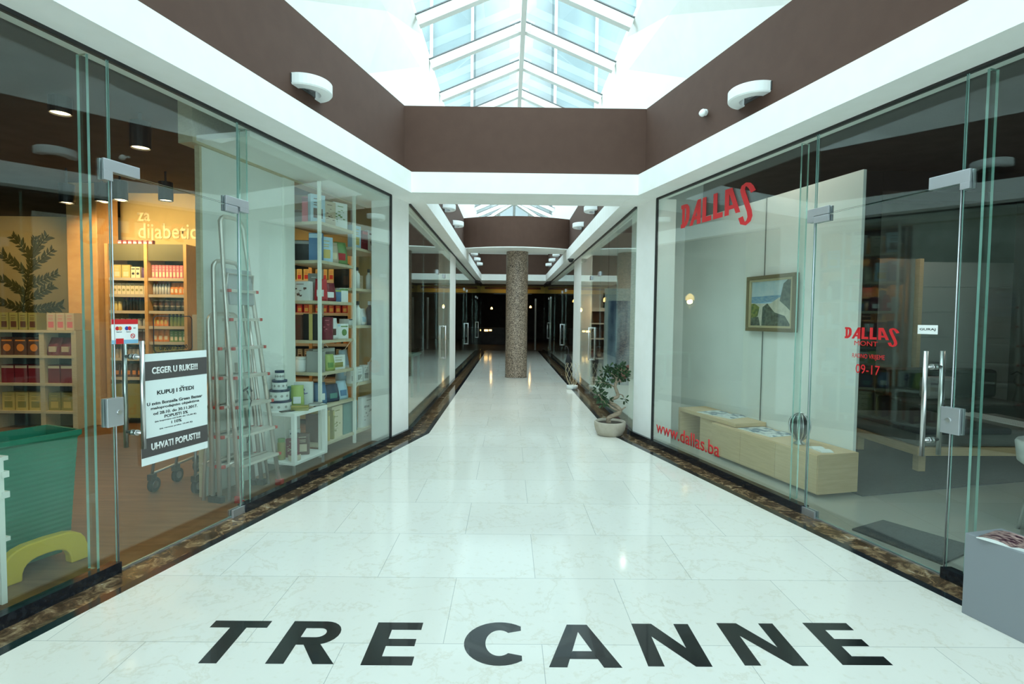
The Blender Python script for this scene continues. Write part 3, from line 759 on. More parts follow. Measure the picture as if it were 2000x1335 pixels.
dallas(d1, 1.1, .235, 0)
d2 = thing('window_lettering', 'red DALLAS MONT logo with opening hours on right glass door', 'lettering', onR(3.455, 1.3), ROTR)
dallas(d2, .385, .075, .01)
text('lettering', 'MONT', 'red_vinyl', d2, (-.03, -.0005, -.018), .17, .03)
text('lettering', 'RADNO VRIJEME', 'red_vinyl', d2, (-.01, -.0005, -.105), .235, .038)
text('lettering', '09-17', 'red_vinyl', d2, (-.01, -.0005, -.185), .175, .06)
d3 = thing('window_lettering', 'red web address lettering low on the right shop window', 'lettering', onR(5.45, .21), ROTR)
text('lettering', 'www.dallas.ba', 'red_vinyl', d3, (0, 0, .02), 1.13, .135, bold=.012)
gj = thing('push_sticker', 'small white GURAJ sticker above the right door handles', 'sticker', onR(3.10, 1.355), ROTR)
MB().box(-.058, .058, -.001, 0, 0, .052, 'white').build('sheet', gj)
text('lettering', 'GURAJ', 'ink', gj, (0, -.0014, .026), .092, .017, bold=.01)
# ------------------------------------------------------------------ products
COL = dict(moss=(.12, .11, .05), white=(.72, .76, .74), cream=(.70, .62, .42), black=(.015, .014, .014), grey=(.32, .33, .31), red=(.45, .02, .03), darkred=(.18, .015, .03), brown=(.10, .045, .03),
           flower=(.12, .10, .30), blue=(.09, .20, .36), lightblue=(.42, .60, .72), navy=(.03, .05, .10), green=(.15, .28, .09), teal=(.10, .24, .22), yellow=(.56, .44, .14), orange=(.70, .24, .04),
           pink=(.62, .16, .20), purple=(.10, .04, .14), beige=(.52, .44, .32), olive=(.28, .26, .08), lime=(.36, .46, .14))
for k_, c_ in COL.items(): mat('c_' + k_, c_, .5)
def carton(x, y, z, w_, d, h, rz, c1, c2, parent=None, style=0):
    t = thing('carton', None, 'box', (x, y, z), rz)
    MB().box(-w_ / 2, w_ / 2, -d / 2, d / 2, 0, h, 'c_' + c1, .002).build('box', t)
    mb = MB(); y_ = -d / 2
    if style in (0, 2, 4, 5): mb.box(-w_ * .46, w_ * .46, y_ - .0006, y_ + .0006, h * .05, h * .93, 'c_' + c1)
    if style == 0:
        mb.box(-w_ * .32, w_ * .32, y_ - .0012, y_ - .0002, h * .15, h * .5, 'c_' + c2)
        for q in (.6, .68, .82): mb.box(-w_ * .3, w_ * (.1 + q * .2), y_ - .0012, y_ - .0002, h * q, h * (q + .03), 'c_' + c2)
    elif style == 1: mb.box(-w_ * .48, w_ * .48, y_ - .0012, y_ - .0002, h * .82, h * .97, 'c_' + c2)
    elif style == 2:
        mb.tube([(0, y_ - .0014, h * .42), (0, y_ - .0002, h * .42)], w_ * .3, 'c_' + c2, 14); mb.box(-w_ * .4, w_ * .4, y_ - .0012, y_ - .0002, h * .78, h * .86, 'c_' + c2)
    elif style == 3:
        mb.box(-w_ * .12, w_ * .12, y_ - .0012, y_ - .0002, .002, h - .002, 'c_' + c2); mb.box(-w_ * .12, w_ * .12, y_, d / 2, h, h + .001, 'c_' + c2)
    elif style == 4:
        for q in range(14):
            x_ = (random.random() - .5) * w_ * .66; z_ = h * (.2 + .5 * random.random()); a_ = w_ * random.uniform(.02, .09)
            mb.box(x_ - a_, x_ + a_, y_ - .0012 - q * .00004, y_ - .0002, z_, z_ + a_ * random.uniform(.4, 1.2), 'c_' + c2)
        mb.box(-w_ * .2, w_ * .2, y_ - .0012, y_ - .0002, h * .84, h * .87, 'c_' + c2)
    elif style == 5:
        for q in range(6):
            a = q * 1.047 + .3; r_ = w_ * .16
            mb.tube([(-w_ * .06 + r_ * math.cos(a), y_ - .0012 - q * .0001, h * .62 + r_ * math.sin(a)), (-w_ * .06 + r_ * math.cos(a), y_ - .0002, h * .62 + r_ * math.sin(a))], w_ * (.10 if q % 2 else .075), 'c_flower', 10)
        mb.tube([(-w_ * .05, y_ - .001, h * .5), (w_ * .02, y_ - .001, h * .3), (w_ * .06, y_ - .001, h * .08)], .003, 'c_flower', 5).tube([(w_ * .05, y_ - .001, h * .45), (w_ * .3, y_ - .001, h * .52)], .004, 'c_flower', 5)
    mb.build('printed_panel', t)
    return t
def pouch(x, y, z, w_, d, h, rz, c1, c2, style=0):
    t = thing('pouch', None, 'bag', (x, y, z), rz)
    mb = MB(); k = mb.mi('c_' + c1); prof = [(1, 0), (1.04, .12), (1, .55), (.98, .88), (1, 1)]; dp = [1, 1.1, .8, .25, .06]; rings = []
    for (a, zz), q in zip(prof, dp):
        rings.append([mb.b.verts.new((sx * w_ / 2 * a, sy * d / 2 * q, zz * h)) for sx, sy in ((-1, -1), (0, -1.15), (1, -1), (1, 1), (0, 1.15), (-1, 1))])
    for a, b_ in zip(rings, rings[1:]):
        for j in range(6):
            f = mb.b.faces.new((a[j], a[(j + 1) % 6], b_[(j + 1) % 6], b_[j])); f.material_index = k; f.smooth = True
    mb.b.faces.new(rings[0]); mb.b.faces.new(rings[-1]); mb.build('bag', t)
    MB().box(-w_ * .3, w_ * .3, -d * .62, -d * .45, h * .2, h * .5, 'c_' + c2).build('printed_label', t)
    return t
def bottle(x, y, z, w_, d, h, rz, c1, c2, style=0):
    t = thing('bottle', None, 'bottle', (x, y, z), rz); r_ = w_ / 2
    MB().lathe([(0, 0), (r_, 0), (r_, h * .62), (r_ * .85, h * .7), (r_ * .4, h * .78), (r_ * .4, h * .84), (0, h * .84)], 0, 0, 'c_' + c1, 16).build('body', t)
    MB().cyl(0, 0, h * .84, h, r_ * .5, 'c_' + c2, 14).build('cap', t)
    return t
def jar(x, y, z, w_, d, h, rz, c1, c2, style=0):
    t = thing('jar', None, 'jar', (x, y, z), rz); r_ = w_ / 2
    MB().lathe([(0, 0), (r_ * .95, 0), (r_, h * .1), (r_, h * .78), (r_ * .8, h * .84), (0, h * .84)], 0, 0, 'c_' + c1, 16).build('body', t)
    MB().cyl(0, 0, h * .84, h, r_ * .88, 'c_' + c2, 16).build('lid', t)
    return t
KIND = {'box': carton, 'bag': pouch, 'bottle': bottle, 'jar': jar}
used = set()
def put(base, rz, kind, x, y, z, w_, d, h, c1, c2, style, label, turn=0):
    wx = base[0] + x * math.cos(rz) - y * math.sin(rz); wy = base[1] + x * math.sin(rz) + y * math.cos(rz)
    o = KIND[kind](wx, wy, z, w_, d, h, rz + R(turn), c1, c2, style=style)
    o['label'] = label; assert label not in used, label; used.add(label)
    return o

# ------------------------------------------------------------------ display shelf in the left window
SB = PL(5.22, .30); sh = thing('display_shelf', 'tall open display shelf with pale boards in left window', 'shelf', SB, ROTL)
D_ = .40
ZA = [2.31, 1.935, 1.54, 1.15, .83, .50]; ZBs = [2.145, 1.70, 1.29, .65]
for i, x in enumerate((0, .64, 1.28)):
    for y in (0.0, D_):
        MB().box(x - .014, x + .014, y - .014, y + .014, .0 if y else .03, 2.72, 'white_metal').build('post', sh)
for z in ZA + [.12]: MB().box(.005, .635, .0, D_, z, z + .03, 'shelf_wood', .002).build('board', sh)
for z in ZBs + [.12]: MB().box(.645, 1.275, .0, D_, z, z + .03, 'shelf_wood', .002).build('board', sh)
MB().tube([(.655, D_, 1.14), (1.27, D_, .70)], .004, 'white_metal', 6).build('brace_rod', sh)
MB().tube([(.655, D_, .70), (1.27, D_, 1.14)], .004, 'white_metal', 6).build('brace_rod', sh)
MB().tube([(.655, 0.0, .62), (1.27, .0, 1.16)], .003, 'white_metal', 6).build('brace_rod', sh)
def S(kind, x, y, zi, w_, d, h, c1, c2, st, label, turn=0, row='A'):
    z = (ZA + [.12])[zi] + .0302 if row == 'A' else (ZBs + [.12])[zi] + .0302
    put(SB, ROTL, kind, x, y, z, w_, d, h, c1, c2, st, label, turn)
T1 = -70
# top board
S('box', .09, .09, 0, .15, .06, .27, 'lightblue', 'brown', 0, 'tall pale blue box with brown print, top board of window shelf', T1 + 40)
S('box', .27, .08, 0, .14, .06, .24, 'beige', 'brown', 4, 'beige and brown box beside tall white box, top board of window shelf', T1 + 45)
S('box', .48, .09, 0, .17, .07, .27, 'white', 'green', 4, 'tall white box with green flowers, top board of window shelf', T1 + 45)
S('box', .08, .20, 0, .07, .05, .25, 'pink', 'darkred', 1, 'narrow pinkish red box on top board of window shelf', T1)
S('box', .12, .31, 0, .10, .10, .13, 'grey', 'brown', 1, 'low grey box behind pinkish box, top board of window shelf', T1)
# second board
S('box', .07, .26, 1, .19, .08, .20, 'black', 'grey', 1, 'flat black box at left end of second board, window shelf', T1)
S('box', .08, .09, 1, .13, .05, .27, 'blue', 'lightblue', 1, 'tall blue box on second board of window shelf', T1)
S('box', .205, .08, 1, .15, .06, .25, 'lightblue', 'yellow', 0, 'pale blue box with yellow flakes, second board of window shelf', T1 + 40)
S('bag', .365, .09, 1, .10, .06, .22, 'beige', 'cream', 0, 'plain beige pouch on second board of window shelf', T1 + 40)
S('bag', .50, .09, 1, .14, .07, .24, 'green', 'red', 0, 'green pouch with red label, second board of window shelf', T1 + 45)
# third board
S('box', .06, .24, 2, .21, .06, .19, 'white', 'ink' if 0 else 'brown', 4, 'square white printed box at end of third board, window shelf', -90)
S('box', .20, .19, 2, .12, .05, .28, 'grey', 'white', 4, 'tall grey patterned box on third board, window shelf', -80)
S('bag', .13, .07, 2, .11, .06, .22, 'red', 'white', 0, 'bright red pouch on third board of window shelf', T1)
S('bag', .265, .08, 2, .13, .08, .19, 'darkred', 'white', 0, 'dark red pouch with white label, third board of window shelf', T1 + 40)
S('box', .44, .10, 2, .10, .05, .13, 'blue', 'lime', 1, 'small blue and lime box on third board, window shelf', T1 + 40)
S('box', .53, .08, 2, .11, .06, .15, 'white', 'green', 1, 'small white box with green top, third board of window shelf', T1 + 50)
# fourth board
S('box', .06, .305, 3, .17, .07, .25, 'brown', 'darkred', 4, 'dark brown box at end of fourth board, window shelf', -90)
S('box', .07, .125, 3, .17, .07, .26, 'black', 'yellow', 3, 'black chocolate box with yellow band, fourth board of window shelf', -90)
S('box', .21, .05, 3, .10, .05, .23, 'darkred', 'pink', 4, 'dark red patterned box on fourth board, window shelf', T1)
S('bag', .31, .08, 3, .13, .07, .22, 'white', 'brown', 0, 'white pouch with brown picture, fourth board of window shelf', T1 + 40)
S('box', .42, .09, 3, .08, .05, .16, 'white', 'lightblue', 1, 'slim white box beside white pouch, fourth board of window shelf', T1 + 50)
S('box', .53, .08, 3, .12, .06, .16, 'white', 'green', 2, 'white box with green lid, fourth board of window shelf', T1 + 55)
# fifth board
S('jar', .07, .27, 4, .13, .13, .15, 'white', 'white', 0, 'round white canister at end of fifth board, window shelf')
S('box', .08, .10, 4, .17, .05, .21, 'grey', 'grey', 1, 'plain grey folder box on fifth board, window shelf', -75)
S('bag', .26, .07, 4, .10, .06, .17, 'lime', 'green', 0, 'lime green pouch on fifth board of window shelf', T1 + 45)
S('box', .42, .08, 4, .20, .06, .15, 'white', 'olive', 0, 'white box with nut picture, fifth board of window shelf', T1 + 62)
S('box', .40, .24, 4, .34, .05, .22, 'grey', 'white', 1, 'long grey box behind white box, fifth board of window shelf', -8)
# sixth board
S('bag', .14, .10, 5, .12, .07, .22, 'blue', 'white', 0, 'blue and white pouch on sixth board of window shelf', T1 + 45)
S('bag', .33, .09, 5, .15, .07, .18, 'navy', 'teal', 0, 'dark blue pouch on sixth board of window shelf', T1 + 50)
S('bag', .51, .09, 5, .13, .08, .20, 'lightblue', 'blue', 0, 'pale blue pouch with orange tip, sixth board of window shelf', T1 + 55)
# bottom gift bags
S('box', .36, .06, 6, .20, .05, .33, 'cream', 'olive', 4, 'cream gift bag with dots on bottom board, window shelf')
S('box', .62, .06, 6, .28, .05, .33, 'teal', 'teal', 1, 'teal gift bag on bottom board of window shelf')
S('box', .26, .12, 6, .03, .20, .30, 'olive', 'yellow', 1, 'thin olive folder standing on bottom board, window shelf', 6)
S('box', .18, .12, 6, .03, .20, .31, 'yellow', 'olive', 1, 'thin mustard folder standing on bottom board, window shelf', 3)
S('box', .10, .12, 6, .03, .20, .28, 'brown', 'brown', 1, 'thin brown folder standing on bottom board, window shelf', 5)
S('box', .50, .22, 6, .28, .10, .50 - .16 - .05, 'navy', 'navy', 1, 'dark grey-blue box behind gift bags, bottom board of window shelf')
S('box', 1.04, .06, 4, .36, .05, .35, 'white', 'grey', 4, 'white floral gift bag on bottom board, window shelf', row='B')
# right section
S('box', .78, .08, 0, .15, .06, .25, 'lightblue', 'yellow', 0, 'pale blue cereal box on upper right board, window shelf', -10, 'B')
S('box', .97, .08, 0, .10, .06, .22, 'darkred', 'red', 1, 'dark red box on upper right board, window shelf', -10, 'B')
S('box', 1.14, .08, 0, .14, .06, .25, 'white', 'brown', 2, 'white box with brown ring picture, upper right board, window shelf', -10, 'B')
S('bottle', .82, .07, 1, .065, .065, .24, 'white', 'black', 0, 'white bottle with black cap beside dark box, window shelf right board', 0, 'B')
S('box', .78, .24, 1, .16, .10, .28, 'black', 'brown', 0, 'black box on the second right board, window shelf', 0, 'B')
S('box', .95, .14, 1, .12, .06, .16, 'beige', 'olive', 4, 'beige floral box on second right board, window shelf', -10, 'B')
S('bottle', 1.08, .07, 1, .065, .065, .24, 'white', 'black', 0, 'white bottle with black cap beside grey tube, window shelf right board', 0, 'B')
S('bag', 1.19, .10, 1, .09, .05, .17, 'grey', 'white', 0, 'grey tube pouch on second right board, window shelf', 0, 'B')
S('box', .73, .14, 2, .13, .12, .07, 'white', 'black', 1, 'low white box on third right board, window shelf', 0, 'B')
S('bottle', .80, .05, 2, .07, .07, .27, 'white', 'black', 0, 'tall white bottle with dark neck, third right board, window shelf', 0, 'B')
S('bag', .93, .07, 2, .12, .05, .19, 'white', 'lightblue', 0, 'white cosmetic tube on third right board, window shelf', 0, 'B')
S('bottle', 1.10, .07, 2, .085, .085, .28, 'brown', 'white', 0, 'brown bottle with white cap on third right board, window shelf', 0, 'B')
S('jar', 1.21, .07, 2, .07, .07, .08, 'white', 'black', 0, 'small white jar with black lid on third right board, window shelf', 0, 'B')
for i, (x, h, wd) in enumerate(((.70, .17, 'nearest'), (.83, .17, 'second nearest'), (.98, .18, 'third nearest'), (1.16, .20, 'farthest'))):
    S('box', x, .07, 3, .10, .06, h, 'white', 'black' if i == 3 else 'grey', 0, '%s of the four small white boxes on the low right board' % wd, -10, 'B')
S('bag', .80, .24, 3, .16, .08, .36, 'lightblue', 'white', 0, 'pale grey paper bag behind the small white boxes, window shelf', 0, 'B')

# ------------------------------------------------------------------ white display table in the window
TB = PL(4.70, .20); tb = thing('display_table', 'white cube-frame display table in left shop window', 'table', TB, ROTL)
TW, TD, TH = .505, .34, .56
MB().box(0, TW, 0, TD, TH - .035, TH, 'white_laminate', .003).build('table_top', tb)
MB().box(0, TW, 0, TD, .09, .115, 'white_laminate', .003).build('lower_shelf', tb)
for x in (0.0, TW - .035):
    for y in (0.0, TD - .035): MB().box(x, x + .035, y, y + .035, .115, TH - .035, 'white_laminate').build('leg', tb)
for x in (0.02, TW - .04):
    for y in (0.02, TD - .04): MB().box(x, x + .02, y, y + .02, 0, .09, 'satin_steel').build('foot', tb)
def T_(kind, x, y, z, w_, d, h, c1, c2, st, label, turn=0): return put(TB, ROTL, kind, x, y, z, w_, d, h, c1, c2, st, label, turn)
# tower of four round tins
z = TH + .0003
for i, (w_, h, wd) in enumerate(((.20, .095, 'lowest and widest'), (.165, .095, 'second lowest'), (.125, .085, 'third lowest'), (.075, .085, 'topmost, smallest'))):
    t = thing('round_tin', '%s of the stacked white patterned tins on the table' % wd, 'tin', (TB[0] + math.cos(ROTL) * .12 - math.sin(ROTL) * .24, TB[1] + math.sin(ROTL) * .12 + math.cos(ROTL) * .24, z), i * .3, 'stack of round tins')
    MB().cyl(0, 0, 0, h - .02, w_ / 2, 'c_white', 28).build('tin_body', t); MB().cyl(0, 0, h - .02, h, w_ / 2 + .003, 'c_navy', 28).build('tin_lid', t)
    q = MB()
    for j in range(10):
        a = j * .628; q.tube([((w_ / 2 - .001) * math.cos(a), (w_ / 2 - .001) * math.sin(a), h * .4), ((w_ / 2 + .0012) * math.cos(a), (w_ / 2 + .0012) * math.sin(a), h * .4)], h * .13, 'c_grey', 8)
    q.build('printed_band', t); z += h + .0003
T_('bag', .28, .17, TH + .0003, .11, .07, .21, 'lime', 'white', 0, 'lime green pouch beside the stacked tins on the table', -60)
T_('jar', .345, .28, TH + .0003, .095, .095, .19, 'teal', 'teal', 0, 'pale teal canister behind the lime pouch on the table')
fp = T_('box', .45, .24, TH + .0003, .20, .05, .22, 'white', 'purple', 5, 'white box with blue flower picture standing on the table', -72)
T_('box', .15, .05, TH + .0003, .15, .07, .045, 'olive', 'yellow', 1, 'flat olive and yellow box at the table corner', -60)
T_('box', .06, .12, TH + .0003, .12, .06, .008, 'black', 'grey', 1, 'thin black leaflet lying at the left table corner', -30)
for i, (x, y, a, c_, wd) in enumerate(((.30, .08, 10, 'brown', 'brown printed'), (.33, .10, 35, 'beige', 'beige'), (.43, .08, -12, 'white', 'white'), (.48, .11, 20, 'grey', 'grey'))):
    T_('box', x, y, TH + .0003 + i * .0042, .16, .11, .004, c_, 'brown', 1, '%s leaflet in the fan of leaflets on the table' % wd, a)
T_('box', .19, .16, .1153, .11, .05, .17, 'darkred', 'beige', 4, 'dark red box on the lower shelf of the white table', -70)
T_('box', .30, .13, .1153, .12, .05, .20, 'brown', 'beige', 0, 'brown printed box on the lower shelf of the white table', -60)
T_('box', .36, .26, .1153, .10, .05, .22, 'white', 'navy', 2, 'white box behind brown box, lower shelf of white table', -60)
T_('jar', .085, .20, .1153, .07, .07, .19, 'olive', 'green', 0, 'olive canister on the lower shelf of the white table')
T_('jar', .10, .075, .1153, .11, .12, .06, 'beige', 'darkred', 0, 'flat round tin with red lid, lower shelf of white table')

# ------------------------------------------------------------------ step ladders
def ladder(label, base, hgt, n, wb, wt, tray, lean):
    t = thing('stepladder', label, 'ladder', base, ROTL, 'aluminium stepladders leaning against the panel')
    def at(s, z): # side rails converge and lean back
        f = z / hgt
        return (s * (wb + (wt - wb) * f) / 2, lean * f, z)
    hp = []
    for q in range(9):
        a = math.pi * q / 8
        r_ = min(wt / 2, .07)
        cx = (wt / 2 - r_) * (1 if q < 4 else -1 if q > 4 else 0)
        hp.append((cx + r_ * math.cos(a), lean, hgt - r_ + r_ * math.sin(a)))
    zt = hgt - .07
    MB().tube([at(1, 0), (wt / 2, lean * .97, zt)] + hp[1:-1] + [(-wt / 2, lean * .97, zt), at(-1, 0)], .017, 'aluminium', 8).build('front_frame', t)
    MB().tube([(wb / 2 - .01, .10, 0), (wt / 2 - .01, lean * .72 + .03, hgt * .72)], .012, 'aluminium', 8).tube([(-wb / 2 + .01, .10, 0), (-wt / 2 + .01, lean * .72 + .03, hgt * .72)], .012, 'aluminium', 8).tube([(-wb / 2 + .02, .11, .28), (wb / 2 - .02, .11, .28)], .01, 'aluminium', 8).build('rear_frame', t)
    for i in range(n):
        z = .28 + i * .223
        if z > hgt - .45: break
        a, b_ = at(-1, z), at(1, z)
        st = MB().box(a[0] + .01, b_[0] - .01, a[1] - .05, a[1] + .055, z - .022, z, 'aluminium', .003).build('step', t)
        MB().box(a[0] - .013, a[0] + .012, a[1] - .054, a[1] - .032, z - .022, z + .002, 'red_plastic', .002).box(b_[0] - .012, b_[0] + .013, a[1] - .054, a[1] - .032, z - .022, z + .002, 'red_plastic', .002).build('end_cap', st)
    for s in (-1, 1): MB().box(s * wb / 2 - .02, s * wb / 2 + .02, -.03, .03, 0, .05, 'red_plastic' if tray else 'rubber', .003).build('rubber_foot', t)
    if tray:
        MB().box(-.13, .13, -.012, .012, -.14, .14, 'satin_steel', .003).build('tool_tray', t, (.0, lean * .78 - .02, hgt - .55), (R(-8), 0, 0))
        MB().tube([(-.14, .0, 0), (-.14, -.03, .25), (.14, -.03, .25), (.14, 0, 0)], .008, 'aluminium', 6).build('tray_bar', t, (0, lean * .78, hgt - .70))
    return t
lb = PL(4.24, .17)
ladder('tallest aluminium stepladder with a grey tray, in front of the others', lb, 2.19, 8, .46, .24, True, .25)
ladder('middle-height aluminium stepladder, leaning behind the tallest one', PL(4.20, .31), 1.84, 7, .46, .28, False, .12)
l3 = ladder('lowest aluminium stepladder, nearest to the shop door', PL(4.19, .37), 1.43, 5, .44, .30, False, .09)
t = thing('cable', 'black tie cord hanging on the ladder rails', 'cord', PL(4.06, .13, .55), ROTL)
MB().tube([(0, 0, .30), (.02, -.02, .22), (-.01, -.02, .15), (.02, -.01, .0), (.0, 0, -.1)], .005, 'rubber', 6).tube([(-.04, 0, .30), (0, -.02, .33), (.05, 0, .29)], .008, 'rubber', 6).build('cord', t)

# ------------------------------------------------------------------ shopping carts behind the poster
def cart(label, loc, rz):
    t = thing('shopping_cart', label, 'cart', loc, rz, 'small grey shopping carts')
    mb = MB()
    B = [(-.2, -.3), (.2, -.3), (.2, .3), (-.2, .3)]
    for i in range(4):
        a, b_ = B[i], B[(i + 1) % 4]
        for z in (.45, .56, .67, .80):
            k1 = .82 + .18 * (z - .45) / .35
            mb.tube([(a[0] * k1, a[1] * k1, z), (b_[0] * k1, b_[1] * k1, z)], .004, 'wire_grey', 5)
        for j in range(7):
            f = j / 6; x, y = a[0] + (b_[0] - a[0]) * f, a[1] + (b_[1] - a[1]) * f
            mb.tube([(x * .82, y * .82, .45), (x, y, .80)], .0025, 'wire_grey', 4)
    mb.build('basket', t)
    MB().tube([(-.18, -.28, .14), (-.16, -.24, .45)], .011, 'wire_grey').tube([(.18, -.28, .14), (.16, -.24, .45)], .011, 'wire_grey').tube([(-.2, .3, .14), (-.17, .1, .45)], .011, 'wire_grey').tube([(.2, .3, .14), (.17, .1, .45)], .011, 'wire_grey').tube([(-.18, -.28, .15), (-.2, .3, .15), (.2, .3, .15), (.18, -.28, .15)], .011, 'wire_grey').build('frame', t)
    MB().tube([(-.22, .3, .78), (-.22, .38, .92), (.22, .38, .92), (.22, .3, .78)], .012, 'black').build('push_bar', t)
    for sx, sy in ((-.18, -.28), (.18, -.28), (-.2, .3), (.2, .3)):
        c_ = MB().box(sx - .02, sx + .02, sy - .03, sy + .03, .10, .15, 'dark_steel', .003).build('caster', t)
        MB().tube([(sx - .014, sy + .02, .058), (sx + .014, sy + .02, .058)], .058, 'rubber', 22).tube([(sx - .017, sy + .02, .058), (sx + .017, sy + .02, .058)], .030, 'wire_grey', 16).build('wheel', c_)
    return t
ct = cart('grey wire shopping cart behind the poster, its casters showing below', (-2.63, 4.545, 0), R(-4))
dup(ct, (-2.61, 4.82, 0), R(-4), 'second grey wire shopping cart, nested farther into the shop')

# ------------------------------------------------------------------ green basket on yellow stand
gb = thing('shopping_basket', 'deep green plastic rolling basket on a yellow stand by left window', 'basket', (-2.72, 3.01, 0), R(68))
mb = MB(); k = mb.mi('green_plastic')
w1, d1_, w2, d2_ = .41, .30, .34, .23; zb, zt = .10, .745
lv = []
N = 46
for i in range(N + 1):
    f = i / N; ww = w2 + (w1 - w2) * f; dd = d2_ + (d1_ - d2_) * f; e_ = .0016 if i % 2 else 0
    if f > .955: e_ = .014
    lv.append([(sx * (ww / 2 + e_), sy * (dd / 2 + e_), zb + (zt - zb) * f) for sx, sy in ((-1, -1), (1, -1), (1, 1), (-1, 1))])
rings = [[mb.b.verts.new(p) for p in r_] for r_ in lv]
for a, b_ in zip(rings, rings[1:]):
    for j in range(4): mb.b.faces.new((a[j], a[(j + 1) % 4], b_[(j + 1) % 4], b_[j])).material_index = k
inn = [[mb.b.verts.new((x * .93, y * .92, z)) for x, y, z in r_] for r_ in (lv[-1], [(p[0], p[1], zb + .03) for p in lv[1]])]
for a, b_ in ((rings[-1], inn[0]), (inn[0], inn[1])):
    for j in range(4): mb.b.faces.new((a[j], a[(j + 1) % 4], b_[(j + 1) % 4], b_[j])).material_index = k
mb.b.faces.new(inn[1]); mb.b.faces.new(rings[0]); mb.build('tub', gb)
MB().box(-.145, .145, -.095, .095, .03, .10, 'green_plastic', .01).build('lower_tub', gb)
for s in (-1, 1):
    y = -.195 if s < 0 else .15
    mb = MB()
    o_ = []; i_ = []
    for q in range(13):
        a = R(180 - q * 15); ca, sa = math.cos(a), math.sin(a)
        o_.append((.205 * (abs(ca) ** .55) * (1 if ca > 0 else -1), .19 * sa ** .6 if sa > 1e-6 else 0)); i_.append((.115 * (abs(ca) ** .7) * (1 if ca > 0 else -1), .105 * sa ** .7 if sa > 1e-6 else 0))
    mtx = Matrix.Translation((0, y, 0)) @ Matrix.Rotation(R(90), 4, 'X')
    for j in range(12): mb.prism([o_[j], o_[j + 1], i_[j + 1], i_[j]], -.03, .03, 'yellow_plastic', mtx)
    bmesh.ops.remove_doubles(mb.b, verts=mb.b.verts, dist=.0001)
    a_ = mb.build('stand_arch', gb)
    bv = a_.modifiers.new('round', 'BEVEL'); bv.width = .008; bv.segments = 2
# white rack at the frame edge
rk = thing('display_rack', 'white post rack at the far left edge by the green basket', 'rack', (-2.455, 2.60, 0), ROTL)
for x in (0, .0 - .55): MB().box(x - .012, x + .012, -.012, .012, 0, .72, 'white_metal').build('post', rk)
for z in (.70, .30): MB().box(-.57, .04, -.0, .25, z, z + .02, 'white_metal').build('shelf', rk)
for z in (.52, .62): MB().box(.0, .03, -.02, .02, z, z + .03, 'white_metal').build('peg', rk)

# ------------------------------------------------------------------ back shelves
def backshelf(label, loc, names):
    t = thing('wall_shelf', label, 'shelf', loc, 0)
    for x in (0, .5, 1.0): MB().box(x - .02, x + .02, 0, .38, 0, 2.31, 'warm_wood').build('upright', t)
    for x in (.02, .52):
        MB().box(x, x + .46, .02, .05, 2.10, 2.31, 'c_moss').build('header_panel', t)
        MB().box(x, x + .46, .36, .38, 0, 2.31, 'dark_wall').build('back_panel', t)
        for z in ZR:
            b_ = MB().box(x, x + .46, .03, .36, z - .022, z, 'warm_wood').build('board', t)
            MB().box(x, x + .46, .018, .03, z - .03, z + .008, 'c_beige').build('price_rail', b_)
        MB().box(x, x + .46, .02, .36, .08, .52, 'c_olive').build('base_panel', t)
    return t
ZR = [1.875, 1.665, 1.455, 1.26, 1.06, .85, .60]
bx, by = -5.13, 6.95
backshelf('tall timber product shelf under the cream shop lettering', (bx, by, 0), 0)
def row(x0, z, n, pitch, kind, w_, d, h, c1, c2, st, label, group, y=.10, jit=.0, loc=(bx, by)):
    proto = None
    for i in range(n):
        x = loc[0] + x0 + pitch * (i + .5); yy = loc[1] + y + random.uniform(0, jit)
        if proto is None:
            proto = KIND[kind](x, yy, z + .0003, w_, d, h, 0, c1, c2, style=st); proto['label'] = label; proto['group'] = group
        else: dup(proto, (x, yy, z + .0003))
g = 'products on the lit back shelf'
A0, B0 = .025, .525
def rowA(x0, zi, n, pitch, kind, w_, h, c1, c2, st, what):
    side = 'left' if x0 < .5 else 'right'; nm = ['first', 'second', 'third', 'fourth', 'fifth', 'sixth', 'seventh'][zi]
    row(x0, ZR[zi], n, pitch, kind, w_, .05 if kind != 'bottle' else w_, min(h * 1.25, .175) if kind != 'jar' or h > .09 else h * 1.1, c1, c2, st, '%s in the %s row, %s bay of the lit back shelf' % (what, nm, side), '%s, %s row %s bay' % (what, nm, side))
rowA(A0, 0, 2, .115, 'box', .105, .15, 'yellow', 'cream', 0, 'large yellow carton'); rowA(A0 + .235, 0, 2, .06, 'box', .055, .12, 'cream', 'black', 2, 'cream and black carton'); rowA(A0 + .36, 0, 2, .05, 'jar', .045, .11, 'purple', 'purple', 0, 'small purple jar')
rowA(B0, 0, 10, .045, 'box', .04, .165, 'pink', 'cream', 0, 'slim pink and cream carton')
rowA(A0, 1, 8, .056, 'box', .052, .12, 'cream', 'olive', 2, 'cream packet with round print')
rowA(B0, 1, 6, .038, 'bottle', .033, .15, 'white', 'darkred', 0, 'white bottle with red cap'); rowA(B0 + .24, 1, 4, .052, 'bag', .05, .13, 'orange', 'cream', 0, 'orange packet')
rowA(A0, 2, 2, .05, 'jar', .045, .10, 'yellow', 'yellow', 0, 'yellow jar'); rowA(A0 + .11, 2, 8, .042, 'bottle', .036, .15, 'black', 'darkred', 0, 'dark bottle')
rowA(B0, 2, 6, .073, 'jar', .065, .07, 'black', 'beige', 0, 'dark jar with pale lid')
row(B0, ZR[2] + .0776, 6, .073, 'jar', .065, .05, .07, 'brown', 'beige', 0, 'brown jar stacked on a dark jar, third row, right bay', 'brown stacked jars', loc=(bx, by))
